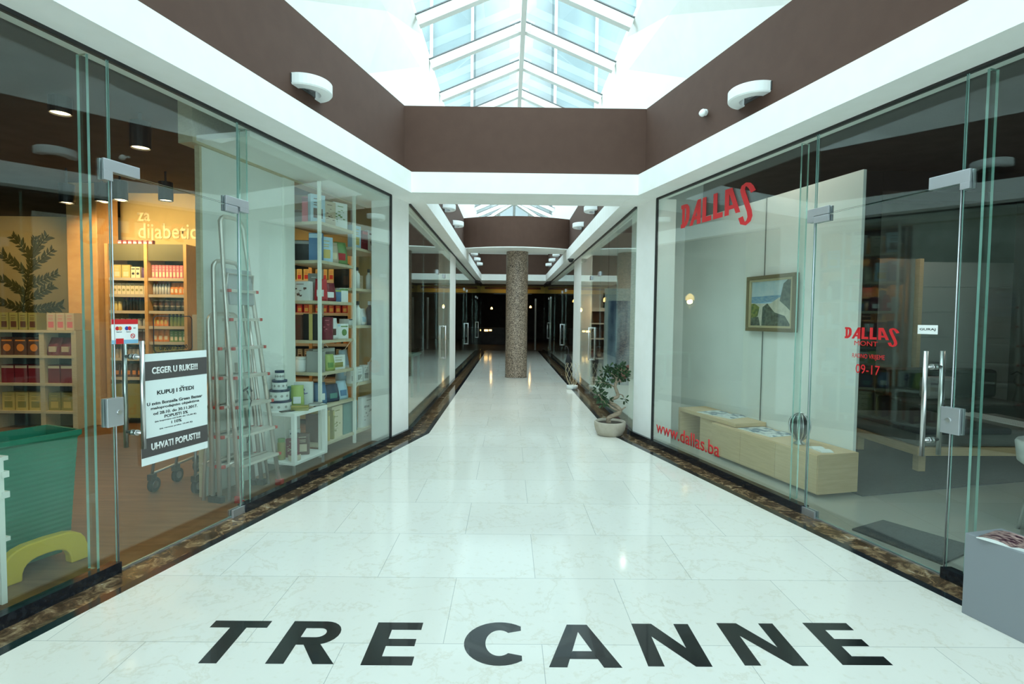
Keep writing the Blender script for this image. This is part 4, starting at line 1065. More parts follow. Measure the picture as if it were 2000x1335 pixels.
rowA(A0, 3, 6, .072, 'jar', .06, .09, 'grey', 'beige', 0, 'grey tin'); rowA(B0, 3, 4, .05, 'bag', .046, .14, 'orange', 'yellow', 0, 'orange and yellow packet'); rowA(B0 + .21, 3, 5, .048, 'bottle', .04, .14, 'lime', 'yellow', 0, 'lime bottle')
rowA(A0, 4, 7, .062, 'box', .055, .13, 'brown', 'beige', 1, 'brown carton'); rowA(B0, 4, 3, .07, 'bag', .064, .13, 'orange', 'cream', 0, 'wide orange packet'); rowA(B0 + .22, 4, 4, .055, 'box', .05, .12, 'green', 'cream', 0, 'green carton')
rowA(A0, 5, 8, .055, 'jar', .048, .11, 'beige', 'brown', 0, 'beige jar'); rowA(B0, 5, 8, .055, 'box', .05, .12, 'yellow', 'green', 0, 'yellow and green carton')
rowA(A0, 6, 6, .073, 'bag', .065, .14, 'brown', 'orange', 0, 'brown packet'); rowA(B0, 6, 6, .073, 'box', .065, .15, 'darkred', 'yellow', 0, 'dark red carton')
row(.12, 2.31, 7, .065, 'box', .062, .05, .05, 'darkred', 'white', 0, 'low dark red packet on top of the back shelf', 'red packets on the shelf top', y=.06)
# second lit shelf, glimpsed through the window display
b2 = (-3.05, 6.98)
backshelf('timber product shelf glimpsed through the window display', (b2[0], b2[1], 0), 0)
for zi, (kd, w_, h, c1, c2, what) in enumerate((('box', .07, .15, 'yellow', 'red', 'yellow carton'), ('bottle', .05, .16, 'black', 'red', 'black bottle'), ('box', .07, .14, 'red', 'yellow', 'red carton'), ('bag', .07, .14, 'brown', 'yellow', 'brown packet'), ('jar', .06, .10, 'orange', 'beige', 'orange jar'), ('box', .06, .14, 'cream', 'brown', 'cream carton'))):
    for x0, sdn in ((.025, 'left'), (.525, 'right')):
        row(x0, ZR[zi], 5, .088, kd, w_, .05 if kd != 'bottle' else w_, h, c1, c2, 0, '%s seen between the window shelf boards, %s bay' % (what, sdn), '%s seen through display, %s bay' % (what, sdn), loc=b2)
# sign above
sg = thing('wall_lettering', 'cream lowercase lettering on the honey wall above the product shelf', 'lettering', (-4.42, 7.408, 2.42), 0)
text('lettering', 'za', 'sign_cream', sg, (-.53, 0, .31), .18, .12, bold=.02)
text('lettering', 'dijabeticare', 'sign_cream', sg, (-.05, 0, .09), 1.12, .28, bold=.015)
MB().tube([(.185, -.004, .205), (.215, -.004, .175), (.245, -.004, .205)], .009, 'sign_cream', 6).build('lettering', sg)

# gondola shelving on the left
gx, gy = -6.30, 6.62
gd = thing('gondola_shelf', 'low timber gondola shelf at left in the food shop', 'shelf', (gx - .55, gy, 0), 0)
GZ = [.22, .56, .90, 1.21]
for x in (0, .58, 1.16, 1.55): MB().box(x - .03, x + .03, 0, .45, 0, 1.21, 'shelf_wood').build('upright', gd)
for z in GZ: MB().box(-.03, 1.55, -.01, .23, z - .03, z, 'shelf_wood').build('board', gd)
MB().box(0, 1.52, .215, .23, 0, 1.2, 'dark_wall').build('back_panel', gd)
cols = [('brown', 'cream'), ('brown', 'orange'), ('navy', 'yellow'), ('darkred', 'cream'), ('yellow', 'olive'), ('brown', 'yellow'), ('beige', 'red'), ('darkred', 'beige'), ('olive', 'yellow')]
for b_i, (x0, bayn) in enumerate(((.04, 'left'), (.62, 'middle'), (1.19, 'right'))):
    for zi in range(4):
        c1, c2 = cols[(b_i * 4 + zi * 2 + (b_i * zi)) % 9]; z = GZ[zi]
        n_, pch = (3, .165) if b_i < 2 else (2, .155)
        kd = 'bag' if (b_i == 2 and zi == 2) else 'box'
        if zi == 3: n_, pch, kd = (4 if b_i < 2 else 3), .115, ('bag' if b_i == 0 else 'box'); c1, c2 = (('beige', 'olive'), ('olive', 'brown'), ('beige', 'pink'))[b_i]
        rn = ['lowest', 'second', 'third', 'top'][zi]
        row(x0, z, n_, pch, kd, pch - .012, .14, .21 if zi == 3 else .22, c1, c2, zi % 3, '%s %s on the %s level of the gondola, %s bay' % (c1, 'packet' if kd == 'bag' else 'carton', rn, bayn), 'gondola %s level %s bay' % (rn, bayn), y=.11, loc=(gx - .55, gy))
# leaf mural and small framed notice on the far left wall
lf = thing('wall_decal', 'dark green leafy branch decal on the far left shop wall', 'wall decal', (-8.3, 9.295, 1.45), 0)
mb = MB(); pal('decal_green', (.09, .085, .02))
random.seed(3)
lfn = [0]
def lfp(mb, x, z, a, L, y=-.003):
    c, s = math.cos(a), math.sin(a); w_ = L * .22
    w_ = L * .17; lfn[0] += 1; y0_ = lfn[0] * .00003
    pts = [(0, 0), (L * .3, w_), (L * .6, w_ * .85), (L, 0), (L * .6, -w_ * .85), (L * .3, -w_)]
    pts = [(x + p * c - q * s, z + p * s + q * c) for p, q in pts]
    mb.prism(pts, .0002, .001 + y0_, 'decal_green', Matrix.Translation((0, 0, 0)) @ Matrix.Rotation(R(90), 4, 'X'))
for bz, bl, ba in ((0, 1.3, 78), (.15, .6, 30), (.4, .6, 25), (.7, .55, 40), (.95, .45, 50), (.3, .7, 150), (.6, .6, 140), (.9, .5, 130), (.05, .6, 165), (0, .7, 8)):
    bx0, bz0 = -.0 + bz * .2, bz
    n_ = int(bl / .062)
    for i in range(n_):
        x = bx0 + math.cos(R(ba)) * bl * i / n_; z = bz0 + math.sin(R(ba)) * bl * i / n_
        lfp(mb, x, z, R(ba + 42 + random.uniform(-12, 12)), random.uniform(.10, .15)); lfp(mb, x, z, R(ba - 42 + random.uniform(-12, 12)), random.uniform(.11, .17))
    mb.tube([(bx0, -.002, bz0), (bx0 + math.cos(R(ba)) * bl, -.002, bz0 + math.sin(R(ba)) * bl)], .006, 'decal_green', 5)
mb.build('leaf_pattern', lf)
nf = thing('framed_niche', 'pale framed niche panel left of the timber column', 'panel', (-6.9, 9.29, 1.25), 0)
MB().box(-.42, .42, -.03, 0, 0, .06, 'c_beige').box(-.42, .42, -.03, 0, .70, .76, 'c_beige').box(-.42, -.36, -.03, 0, .06, .70, 'c_beige').box(.36, .42, -.03, 0, .06, .70, 'c_beige').build('frame', nf)
MB().box(-.36, .36, -.01, 0, .06, .70, 'c_grey').build('panel', nf)
nb = thing('notice', 'small cream notice with a dark round emblem in the niche', 'notice', (-6.50, 9.24, 1.33), 0)
MB().box(-.12, .12, 0, .008, 0, .48, 'c_cream').build('sheet', nb)
MB().tube([(.09 * math.cos(q * .524), -.003, .30 + .11 * math.sin(q * .524)) for q in range(13)], .012, 'ink', 6).tube([(-.05, -.003, .24), (.05, -.003, .36)], .012, 'ink', 6).box(-.09, .09, -.004, 0, .05, .14, 'ink').build('emblem', nb)

# bottle rack at right of back shelf (cardboard stand)
cs = thing('bottle_stand', 'brown cardboard stand with round holes beside the back shelf', 'stand', (-3.92, 6.9, 0), 0)
MB().box(-.10, .22, 0, .25, 0, 1.42, 'c_beige', .004).build('body', cs)
for z in (.95, 1.18): MB().tube([(.10, -.004, z), (.10, .004, z)], .045, 'c_purple', 18).build('hole', cs)

# ------------------------------------------------------------------ ceiling spots in the left shop
def spot(label, x, y, zb, energy, tgt=None, lit=True, ang=100, zc=3.05, col=(1, .68, .32), rad=.075):
    t = thing('ceiling_spot', label, 'lamp', (x, y, zb), 0, 'black cylinder ceiling spots' if zc == 3.05 else None)
    MB().lathe([(rad - .008, .02), (rad - .008, 0), (rad, 0), (rad, .21), (0, .21)], 0, 0, 'black', 24, smooth=False).build('housing', t)
    MB().cyl(0, 0, .212, zc - zb, .012, 'black', 10).build('stem', t)
    MB().cyl(0, 0, .012, .02, rad - .01, 'lamp_glow' if lit else 'dark_steel', 22).build('lens', t)
    if energy:
        l = bpy.data.lights.new('spot_beam', 'SPOT'); l.energy = energy; l.color = col; l.spot_size = R(ang); l.spot_blend = .7; l.shadow_soft_size = .05
        o = bpy.data.objects.new('spot_beam', l); C.objects.link(o); o.parent = t; o.location = (0, 0, -.01)
        if tgt: o.rotation_euler = (Vector(tgt) - Vector((x, y, zb))).to_track_quat('-Z', 'Y').to_euler()
    return t
spot('black cylinder spot hanging at the centre of the left shop window', -3.02, 4.5, 2.77, 60, (-3.2, 5.2, 0))
spot('black cylinder spot at the far left edge of the photo', -3.42, 3.55, 2.80, 50, (-3.4, 3.6, 0))
spot('black cylinder spot between glass fin and door edge', -3.42, 4.2, 2.93, 55, (-4.5, 5.6, 0))
spot('leftmost black spot in front of the honey wall', -5.0, 6.2, 2.66, 60, (-5.2, 7.4, 1.6))
spot('second black spot in front of the honey wall', -4.75, 6.4, 2.72, 60, (-4.6, 7.4, 2.5))
spot('third black spot in front of the honey wall', -4.4, 6.2, 2.70, 80, (-4.5, 7.4, 2.3), ang=110)
spot('rightmost black spot in front of the honey wall', -3.95, 6.3, 2.72, 25, (-4.2, 7.4, 1.4))
spot('black spot over the gondola shelf', -5.9, 5.8, 2.72, 75, (-6.0, 6.7, .9))
spot('black spot lighting the leafy wall decal', -8.0, 7.9, 2.75, 45, (-8.4, 9.3, 2.2))
spot('black spot behind the window display shelf', -2.75, 6.3, 2.75, 40, (-2.7, 7.2, 1.3), ang=120)
spot('black spot over the window table', -2.75, 5.6, 2.80, 25, (-2.3, 6.4, 1.2))

# ------------------------------------------------------------------ right showroom
# sideboard of two stacked heights
SBR = PR(6.20, .36)    # far end; local x runs towards the camera
sb = thing('sideboard', 'long low light oak sideboard behind the right window', 'cabinet', SBR, ROTR)
W_ = 2.09
MB().box(.70, W_, 0, .40, .03, .355, 'light_wood', .002).build('carcass', sb)
MB().box(.0, 1.02, .04, .40, .36, .40, 'light_wood', .002).build('upper_top', sb)
MB().box(.0, .035, .04, .40, 0, .36, 'light_wood').box(0, .62, .37, .40, 0, .36, 'light_wood').build('upper_side', sb)
MB().box(.40, .70, .06, .40, .0, .36, 'light_wood').build('upper_block', sb)
for x0, x1 in ((.705, 1.155), (1.16, 1.62), (1.625, 2.085)): MB().box(x0, x1, -.008, -.0005, .04, .348, 'light_wood', .0015).build('drawer', sb)
MB().box(.35, 1.2, .08, .38, 0, .03, 'c_beige').build('plinth', sb); MB().box(1.25, W_ - .15, .08, .36, 0, .03, 'c_grey').build('plinth', sb)
noisy('c_print_a', (.10, .16, .22), (.62, .66, .66), 16, .35, (1, 1, 1), 3, .42, .56)
noisy('c_print_b', (.05, .015, .03), (.50, .34, .30), 34, .3, (1, 2.2, 1), 3, .42, .6)
def mag(name, label, base, rz, x, y, z, w_, d, rot, covers):
    wx = base[0] + x * math.cos(rz) - y * math.sin(rz); wy = base[1] + x * math.sin(rz) + y * math.cos(rz)
    t = thing(name, label, 'magazine', (wx, wy, z), rz + R(rot))
    mb = MB(); k = mb.mi('c_white'); nx = 10; vs = []
    for i in range(nx + 1):
        f = i / nx; x_ = (f - .5) * w_; zz = .004 + .012 * abs(math.sin(f * math.pi * 2)) ** .7
        vs.append([mb.b.verts.new((x_, -d / 2, 0)), mb.b.verts.new((x_, d / 2, 0)), mb.b.verts.new((x_, d / 2, zz)), mb.b.verts.new((x_, -d / 2, zz))])
    for a, b_ in zip(vs, vs[1:]):
        for j in range(4):
            f_ = mb.b.faces.new((a[j], a[(j + 1) % 4], b_[(j + 1) % 4], b_[j])); f_.material_index = k
            if j == 2: f_.material_index = mb.mi('c_' + covers[vs.index(a) % len(covers)])
    mb.b.faces.new(vs[0]); mb.b.faces.new(vs[-1]); mb.build('pages', t)
    return t
mag('magazine', 'open magazine on the higher part of the sideboard', SBR, ROTR, .55, .22, .4003, .46, .26, 12, ('print_a',))
mag('magazine', 'open magazine on the lower part of the sideboard', SBR, ROTR, 1.24, .20, .3553, .42, .27, 4, ('print_a',))
mag('leaflet', 'small white leaflet at the near end of the sideboard', SBR, ROTR, 1.95, .15, .3553, .20, .10, -10, ('white', 'white'))
# ribbed oval vase
vx, vy, vz = PR(4.52, .50)
vs_ = thing('vase', 'oval silver vase with dark vertical ribs on the sideboard', 'vase', (vx, vy, .3553), R(20))
MB().lathe([(0, 0), (.045, 0), (.05, .01), (.025, .025), (.03, .04), (0, .04)], 0, 0, 'steel', 24).build('foot', vs_)
prof = [(.02, .035), (.05, .06), (.078, .11), (.085, .16), (.078, .21), (.055, .25), (.03, .268), (.02, .262)]
MB().lathe(prof, 0, 0, 'dark_steel', 28).build('body', vs_)
for j in range(12):
    a = j * math.pi / 6
    MB().tube([((r_ + .002) * math.cos(a), (r_ + .002) * math.sin(a), z) for r_, z in prof[:-1]], .0055, 'steel', 6).build('rib', vs_)
# painting
PX = PR(5.17, .735)
pf = thing('framed_painting', 'framed seaside cliff painting on the white wall of right showroom', 'painting', (PX[0], PX[1], 1.315), ROTR)
pw, ph = .67, .56
mb = MB()
def ring4(a, b_): return ((-pw / 2 + a, pw / 2 - a, a, b_), (-pw / 2 + a, pw / 2 - a, ph - b_, ph - a), (-pw / 2 + a, -pw / 2 + b_, b_, ph - b_), (pw / 2 - b_, pw / 2 - a, b_, ph - b_))
mat('frame_bronze', (.15, .12, .065), .45); mat('frame_gold', (.42, .36, .22), .4)
for x0, x1, z0, z1 in ring4(0, .036): mb.box(x0, x1, -.03, .02, z0, z1, 'frame_bronze', .004)
mb.build('frame', pf)
mb = MB()
for x0, x1, z0, z1 in ring4(.037, .058): mb.box(x0, x1, -.022, .01, z0, z1, 'frame_gold')
mb.build('inner_frame', pf)
cw, ch_ = pw - .116, ph - .116
def cv(pts, m, lay):
    mtx = Matrix.Rotation(R(90), 4, 'X'); pts = [(-cw / 2 + x * cw, .058 + y * ch_) for x, y in pts]
    mbp.prism(pts, 0, .0006, m, Matrix.Translation((0, -lay * .0007 - .004, 0)) @ mtx)
mbp = MB(); mbp.box(-cw / 2, cw / 2, -.004, .008, .058, ph - .058, 'c_lightblue')
noisy('p_sky', (.38, .50, .55), (.50, .58, .58), 12, .6); noisy('p_sea', (.12, .26, .40), (.26, .38, .44), 20, .6, (1, 1, 4)); noisy('p_rock', (.03, .05, .045), (.12, .15, .12), 30, .7)
noisy('p_sand', (.42, .42, .34), (.58, .56, .46), 16, .7); noisy('p_bush', (.04, .09, .03), (.22, .24, .06), 30, .7)
cv([(0, .62), (1, .62), (1, 1), (0, 1)], 'p_sky', 1); cv([(0, .5), (.8, .55), (.8, .68), (0, .66)], 'p_sea', 2)
cv([(.0, 0), (1, 0), (1, .6), (.7, .62), (.5, .5), (.2, .5), (0, .52)], 'p_sand', 3)
cv([(.72, .55), (.80, .92), (.9, 1), (1, 1), (1, .3), (.88, .42)], 'p_rock', 4); cv([(.28, 0), (.30, .42), (.42, .5), (.6, .3), (.85, .22), (1, 0)], 'p_rock', 4)
cv([(0, .1), (.18, .22), (.22, .42), (.1, .5), (0, .5)], 'p_bush', 5); cv([(0, 0), (.25, 0), (.2, .2), (0, .18)], 'p_rock', 6)
mbp.build('canvas', pf)
# door mat
mt = MB().prism([(2.36, 3.62), (2.69, 3.79), (2.98, 3.33), (2.56, 3.10)], 0.0, .012, 'carpet_dark').build('door_mat'); tag(mt, 'dark rectangular door mat inside the right glass door', 'mat')
# black portal frame and wardrobe panels behind
fr = thing('portal_frame', 'tall black free-standing frame inside the right showroom', 'frame', (4.50, 6.9, 0), 0)
MB().box(0, .22, 0, .5, .012, 3.33, 'black', .005).build('post', fr); MB().box(2.4, 2.62, 0, .5, .012, 3.33, 'black', .005).build('post', fr)
MB().box(.22, 2.4, 0, .5, 3.08, 3.33, 'black').build('lintel', fr)
wd = thing('wardrobe', 'grey panelled wardrobe with thin joints deep in the right showroom', 'wardrobe', (6.42, 8.4, .012), 0)
MB().box(0, 1.7, .03, .6, 0, 2.35, 'c_grey').build('carcass', wd)
for i in range(6): MB().box(.01, 1.69, 0, .028, .02 + i * .39, .40 + i * .39, 'c_grey').build('door_panel', wd)
MB().box(-.06, 0, -.02, .6, 0, 2.4, 'light_wood').build('side_frame', wd)
wd2 = thing('wardrobe', 'dark sliding wardrobe with a thin timber edge beside black frame', 'wardrobe', (5.74, 8.45, .012), 0)
MB().box(0, .60, 0, .6, 0, 2.4, 'dim_wall').build('carcass', wd2); MB().box(-.04, 0, -.02, .6, 0, 2.5, 'light_wood').build('side_frame', wd2)
# bed with striped cover
bd = thing('bed', 'low timber bed with grey and striped bedding in the right showroom', 'bed', (3.85, 5.0, .012), -AY + R(16))
MB().box(0, 1.7, 0, 1.0, .16, .24, 'light_wood', .005).build('frame', bd)
for x in (.05, 1.6):
    for y in (.05, .9): MB().box(x, x + .07, y, y + .07, 0, .16, 'light_wood').build('leg', bd)
MB().box(.02, 1.68, .02, .98, .24, .40, 'dim_wall', .03).build('mattress', bd)
MB().box(.0, .9, -.01, 1.0, .36, .425, 'carpet_dark', .02).build('blanket', bd)
mb = MB()
for i in range(6): mb.box(1.18 + i * .05, 1.20 + i * .05, .0, .99, .25, .408, 'white')
mb.build('stripes', bd)
for i, (x, y, z_, c_) in enumerate(((1.25, 1.3, .0, 'black'), )):
    pass
sf = thing('sofa', 'dark sofa with pale cushion standing behind the timber bed', 'sofa', (5.0, 6.5, .012), 0)
MB().box(0, 1.5, 0, .8, .1, .42, 'c_black', .04).build('seat', sf); MB().box(0, 1.5, .6, .85, .42, .80, 'c_black', .05).build('backrest', sf)
MB().box(.35, .75, .35, .5, .425, .72, 'c_grey', .05).build('cushion', sf)
ch = thing('plastic_chair', 'white translucent chair at the right edge behind the glass', 'chair', (3.74, 3.62, 0), R(-60))
MB().lathe([(.0, .44), (.17, .445), (.2, .47), (.215, .60), (.205, .62), (.19, .48), (.0, .46)], 0, 0, 'c_white', 24).build('seat_shell', ch)
for a in (45, 135, 225, 315): MB().tube([(.12 * math.cos(R(a)), .12 * math.sin(R(a)), .45), (.2 * math.cos(R(a)), .2 * math.sin(R(a)), 0)], .011, 'steel', 8).build('leg', ch)
# showroom lamps
def downlight(label, x, y, zc, energy, col=(1, .93, .82), group='recessed ceiling downlights', size=.07, em='lamp_white'):
    t = thing('downlight', label, 'lamp', (x, y, zc), 0, group)
    MB().lathe([(size, -.001), (size + .02, -.006), (size + .02, 0), (size, 0)], 0, 0, 'white', 24).build('trim_ring', t)
    MB().cyl(0, 0, -.003, -.0005, size, em, 24).build('lens', t)
    if energy:
        l = bpy.data.lights.new('downlight_beam', 'SPOT'); l.energy = energy; l.color = col; l.spot_size = R(140); l.spot_blend = .6; l.shadow_soft_size = .06
        o = bpy.data.objects.new('downlight_beam', l); C.objects.link(o); o.parent = t; o.location = (0, 0, -.01)
    return t
downlight('round downlight over the sideboard', 2.35, 5.0, 3.45, 50)
downlight('round downlight by the right showroom door', 4.6, 3.0, 3.45, 25)
downlight('hidden downlight added above the wardrobe to brighten the showroom back', 5.9, 7.6, 3.45, 60)  # lamp added out of view behind the black lintel to lift the back

# ------------------------------------------------------------------ grey plinth with brochures
db = PR(2.66, -.30)
dk = MB().box(0, .8, 0, .24, 0, .40, 'desk_grey', .003).build('plinth_box', None, db, ROTR); tag(dk, 'low plain grey display plinth at the right edge by the glass', 'plinth')
mag('brochure', 'glossy dark brochure lying on the grey plinth', db, ROTR, .17, .10, .4005, .26, .19, 12, ('print_b',))
mag('brochure', 'pale brochure under the edge of the glossy one on grey plinth', db, ROTR, .50, .10, .4005, .26, .18, 4, ('print_a',))

# ------------------------------------------------------------------ bonsai
bz = thing('potted_bonsai', 'gnarled bonsai tree in a pale clay bowl at the right pillar', 'plant', (1.26, 6.60, 0), 0)
pot = MB().lathe([(0, .0), (.135, .0), (.15, .008), (.182, .07), (.192, .13), (.192, .165), (.185, .172), (.170, .170), (.168, .145), (0, .142)], 0, 0, 'pot_clay', 40).build('pot', bz)
MB().lathe([(0, .152), (.08, .15), (.167, .146)], 0, 0, 'soil', 24).build('soil', bz)
tp = [(-.01, 0, .13), (-.02, 0, .20), (.03, -.01, .235), (.10, -.02, .27), (.115, -.02, .315), (.07, 0, .36), (.015, .01, .395), (.02, .01, .44), (.09, .0, .475), (.075, 0, .54), (.055, 0, .60), (.07, .0, .66), (.08, 0, .74), (.09, 0, .80)]
tr = [.034, .026, .027, .028, .026, .023, .022, .022, .021, .020, .019, .019, .014, .008]
def smooth_path(p, r_, n=4):
    P_ = [Vector(q) for q in p]; o = []; rr = []
    for i in range(len(P_) - 1):
        a, b_, c, d = P_[max(i - 1, 0)], P_[i], P_[i + 1], P_[min(i + 2, len(P_) - 1)]
        for j in range(n):
            t = j / n
            o.append(.5 * ((2 * b_) + (c - a) * t + (2 * a - 5 * b_ + 4 * c - d) * t * t + (3 * b_ - a - 3 * c + d) * t ** 3)); rr.append(r_[i] + (r_[i + 1] - r_[i]) * t)
    return o + [P_[-1]], rr + [r_[-1]]
a, b_ = smooth_path(tp, tr); MB().tube(a, b_, 'bark', 10).build('trunk', bz)
BR = [([(.10, -.02, .30), (.03, 0, .33), (-.05, .0, .39), (-.11, .0, .44), (-.15, 0, .50)], .014), ([(.08, 0, .50), (.13, -.01, .50), (.16, -.02, .46)], .008), ([(.06, 0, .58), (.0, 0, .62), (-.08, 0, .64), (-.14, 0, .65)], .010),
      ([(.11, -.02, .29), (.16, -.01, .33), (.19, 0, .345)], .014), ([(.07, 0, .70), (.0, 0, .76), (-.08, 0, .78)], .009), ([(.09, 0, .76), (.15, 0, .78), (.19, 0, .74)], .008), ([(.08, 0, .74), (.12, -.03, .80), (.13, -.04, .84)], .007)]
mb = MB()
for p, r_ in BR:
    q, rr = smooth_path(p, [r_ * (1 - .6 * i / (len(p) - 1)) for i in range(len(p))]); mb.tube(q, rr, 'bark', 7)
mb.build('branches', bz)
random.seed(11)
mb = MB()
def cluster(cx, cy, cz, r_, n):
    for _ in range(n):
        d = Vector((random.gauss(0, 1), random.gauss(0, 1), random.gauss(0, .8))); d.normalize(); c = Vector((cx, cy, cz)) + d * r_ * random.uniform(.3, 1)
        L = random.uniform(.045, .07); ax = (d + Vector((0, 0, random.uniform(-.6, .5)))).normalized(); sd_ = ax.cross(Vector((random.random(), random.random(), random.random()))).normalized(); nn = sd_.cross(ax)
        m_ = mb.mi(random.choice(('leaf_dark', 'leaf_mid')))
        pts = [c, c + ax * L * .35 + sd_ * L * .2, c + ax * L * .75 + sd_ * L * .2, c + ax * L + nn * .003, c + ax * L * .75 - sd_ * L * .2, c + ax * L * .35 - sd_ * L * .2]
        mb.b.faces.new([mb.b.verts.new(p + nn * .0) for p in pts]).material_index = m_
for c_ in ((.08, 0, .80, .06, 40), (.14, 0, .78, .05, 34), (.0, 0, .77, .05, 30), (-.07, 0, .78, .045, 24), (.17, 0, .72, .045, 26), (.10, -.02, .71, .045, 24), (-.12, 0, .65, .05, 34), (-.05, 0, .65, .045, 26), (.0, .0, .63, .03, 12),
           (-.13, 0, .50, .05, 32), (-.10, 0, .44, .045, 26), (-.16, 0, .56, .03, 12), (-.02, 0, .44, .03, 12), (.17, -.02, .45, .028, 12), (-.08, .02, .38, .045, 18), (.14, -.03, .84, .03, 14), (-.03, 0, .82, .035, 14)):
    cluster(*c_)
mb.build('foliage', bz, fix=False)
# small pot with dried twigs, umbrella
sp_ = thing('twig_pot', 'small white pot with bare curly twigs by the right corridor glass', 'plant', (1.30, 10.9, 0), 0)
MB().lathe([(0, 0), (.10, 0), (.115, .03), (.115, .075), (.105, .078), (.10, .05), (0, .05)], 0, 0, 'c_white', 24).build('pot', sp_)
mb = MB()
for i in range(9):
    a = i * .7; pts = [(.02 * math.cos(a), .02 * math.sin(a), .04)]
    for j in range(1, 8):
        z = .04 + j * .07; r_ = .03 + .10 * math.sin(j / 7 * 2.2) + .02 * random.random(); pts.append((r_ * math.cos(a + j * .25), r_ * math.sin(a + j * .25), z))
    mb.tube(pts, .003, 'c_cream', 5)
mb.build('twigs', sp_)
um = thing('umbrella', 'closed black umbrella standing behind the twig pot', 'umbrella', (1.28, 11.15, 0), 0)
MB().lathe([(0, .02), (.012, .02), (.03, .2), (.055, .42), (.07, .55), (.035, .66), (.015, .70), (0, .70)], 0, 0, 'umbrella_cloth', 14).build('canopy', um)
MB().tube([(0, 0, 0), (0, 0, .74), (-.0, 0, .80), (-.02, 0, .85), (-.055, 0, .86), (-.075, 0, .83)], .010, 'black', 8).build('shaft', um)
um.rotation_euler = (0, R(-3), 0)

# ------------------------------------------------------------------ things in the corridor shops
bn = thing('banner', 'tall blue and red picture banner in the right corridor shop', 'banner', (1.98, 9.35, 0), R(-12))
MB().box(-.32, .32, 0, .04, .0, 1.95, 'c_white', .004).build('panel', bn)
noisy('banner_blue', (.02, .05, .16), (.45, .58, .72), 2.2, .6, (3, 1, .7), 2); noisy('banner_red', (.30, .01, .02), (.6, .05, .06), 14, .6)
MB().box(-.26, .26, -.004, 0, .28, 1.74, 'banner_blue').build('picture', bn)
MB().tube([(-.05, -.006, .45), (-.05, -.003, .45)], .13, 'banner_red', 18).tube([(.12, -.006, .55), (.12, -.003, .55)], .09, 'banner_red', 16).build('red_flowers', bn)
hu = thing('hutch_cabinet', 'pale hutch cabinet with dark shelves in the right corridor shop', 'cabinet', (1.72, 12.36, 0), R(0))
MB().box(0, 1.1, 0, .4, 0, .06, 'c_white').box(0, .05, 0, .4, .06, 1.6, 'c_white').box(1.05, 1.1, 0, .4, .06, 1.6, 'c_white').box(.52, .58, 0, .4, .06, 1.6, 'c_white').box(0, 1.1, 0, .4, 1.6, 1.68, 'c_white').build('carcass', hu)
for z in (.5, .95, 1.3): MB().box(.05, 1.05, .01, .38, z, z + .03, 'c_white').build('shelf', hu)
MB().box(.05, 1.05, .37, .39, .06, 1.6, 'c_brown').build('back_panel', hu)
for i, (x, z, k_, c1) in enumerate(((.2, .53, 'jar', 'darkred'), (.38, .53, 'box', 'brown'), (.75, .53, 'jar', 'pink'), (.9, .98, 'box', 'beige'), (.25, .98, 'bottle', 'grey'), (.8, 1.331, 'jar', 'brown'))):
    o = KIND[k_](1.72 + x, 12.51, z + .0005, .11, .08, .2, 0, c1, 'beige', style=0)
    o['label'] = '%s %s on the %s shelf of the pale hutch cabinet' % (c1, o['category'], {.53: 'low', .98: 'middle', 1.331: 'upper'}[z])
cn = thing('candelabra', 'dark ornaments standing on top of the pale hutch cabinet', 'ornament', (2.22, 12.55, 1.68), 0)
MB().lathe([(0, 0), (.05, 0), (.03, .08), (.06, .18), (.03, .3), (.045, .34), (0, .35)], 0, 0, 'black', 16).build('urn', cn)
tr_ = thing('cafe_table', 'small pale table in the left corridor shop', 'table', (-2.2, 9.9, 0), 0)
MB().box(-.55, .55, -.4, .4, .72, .75, 'c_teal', .005).build('table_top', tr_)
for x in (-.5, .5):
    for y in (-.35, .35): MB().box(x - .02, x + .02, y - .02, y + .02, 0, .72, 'c_teal').build('leg', tr_)
def pend(label, x, y, z, r_=.09, zc=3.05, e=8, col=(1, .62, .25)):
    t = thing('pendant_lamp', label, 'lamp', (x, y, z), 0)
    MB().lathe([(r_, 0), (r_ * .95, .07), (r_ * .35, .12), (0, .125)], 0, 0, 'shade_glow', 20).build('lamp_shade', t)
    MB().cyl(0, 0, .12, zc - z, .004, 'black', 6).build('cord', t)
    l = bpy.data.lights.new('pendant_bulb', 'POINT'); l.energy = e; l.color = col; l.shadow_soft_size = .04
    o = bpy.data.objects.new('pendant_bulb', l); C.objects.link(o); o.parent = t; o.location = (0, 0, -.03)
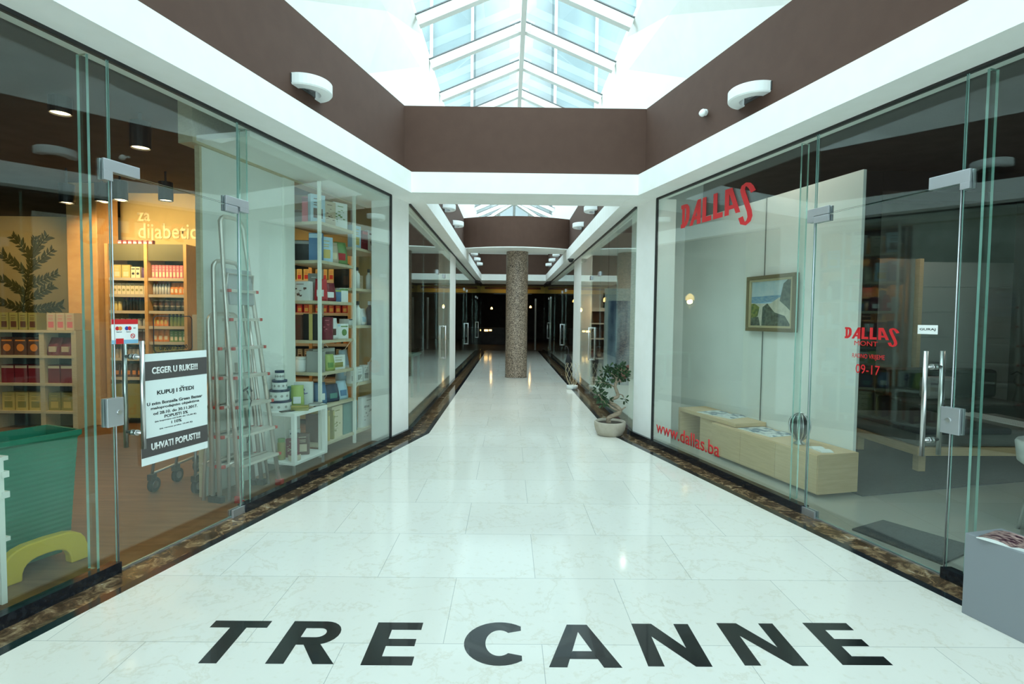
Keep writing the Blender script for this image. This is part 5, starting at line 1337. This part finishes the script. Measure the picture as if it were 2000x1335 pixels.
pend('glowing amber pendant over the pale corridor shop table', -1.95, 8.9, 1.80, .08, e=22)
pend('glowing amber pendant beside the pale hutch cabinet', 2.05, 11.2, 1.78, .10, 3.45, 14)
for i, (x, y, wd) in enumerate(((-2.2, 14.5, 'nearest left'), (-2.3, 17.5, 'middle left'), (-2.2, 20.8, 'farthest left'), (2.4, 14.0, 'nearest right'), (2.6, 17.2, 'middle right'), (2.5, 20.5, 'farthest right'))):
    pend('%s small amber pendant in the dim far shops' % wd, x, y, 2.05, .10, 3.05 if x < 0 else 3.45, 5)
downlight('square-looking downlight in the right corridor shop ceiling', 2.35, 10.6, 3.45, 130)
downlight('added round downlight brightening the left corridor shop', -2.3, 9.0, 3.05, 60)  # lamp added only to brighten this shop interior
# dim hall beyond the corridor
for i, (x, z, wd) in enumerate(((-.95, 1.9, 'left'), (1.2, 2.0, 'right'))):
    pend('tiny %s hall lamp beyond the corridor end' % wd, x, 30, z, .06, 3.45, 3)
pt_ = thing('hall_post', 'thin pale post standing at the right of the corridor end', 'post', (1.2, 24.2, 0), 0)
MB().cyl(0, 0, 0, 2.3, .045, 'c_grey', 14).build('pole', pt_)
fb = thing('hall_counter', 'dark counter with small yellow lights in the far hall', 'counter', (-1.2, 29, 0), 0)
MB().box(-1.0, 1.0, 0, .6, 0, .9, 'dark_wall', .01).build('body', fb)
MB().box(-.1, .1, -.01, 0, .70, .80, 'shade_glow').box(.15, .3, -.01, 0, .72, .80, 'shade_glow').build('light_panel', fb)
l = bpy.data.lights.new('gold_cove', 'AREA'); l.energy = 2.2; l.color = (1, .65, .2); l.size = 1.6; l.size_y = .1; l.shape = 'RECTANGLE'
cv_ = thing('cove_lamp', 'warm cove lamp lighting the gold header at the corridor end', 'lamp', (XC, 22.9, 2.45))
MB().box(-.8, .8, -.03, .03, -.02, -.0, 'dark_steel').build('housing', cv_)
o = bpy.data.objects.new('cove_light', l); C.objects.link(o); o.parent = cv_; o.location = (0, .05, .02); o.rotation_euler = (R(125), 0, 0)
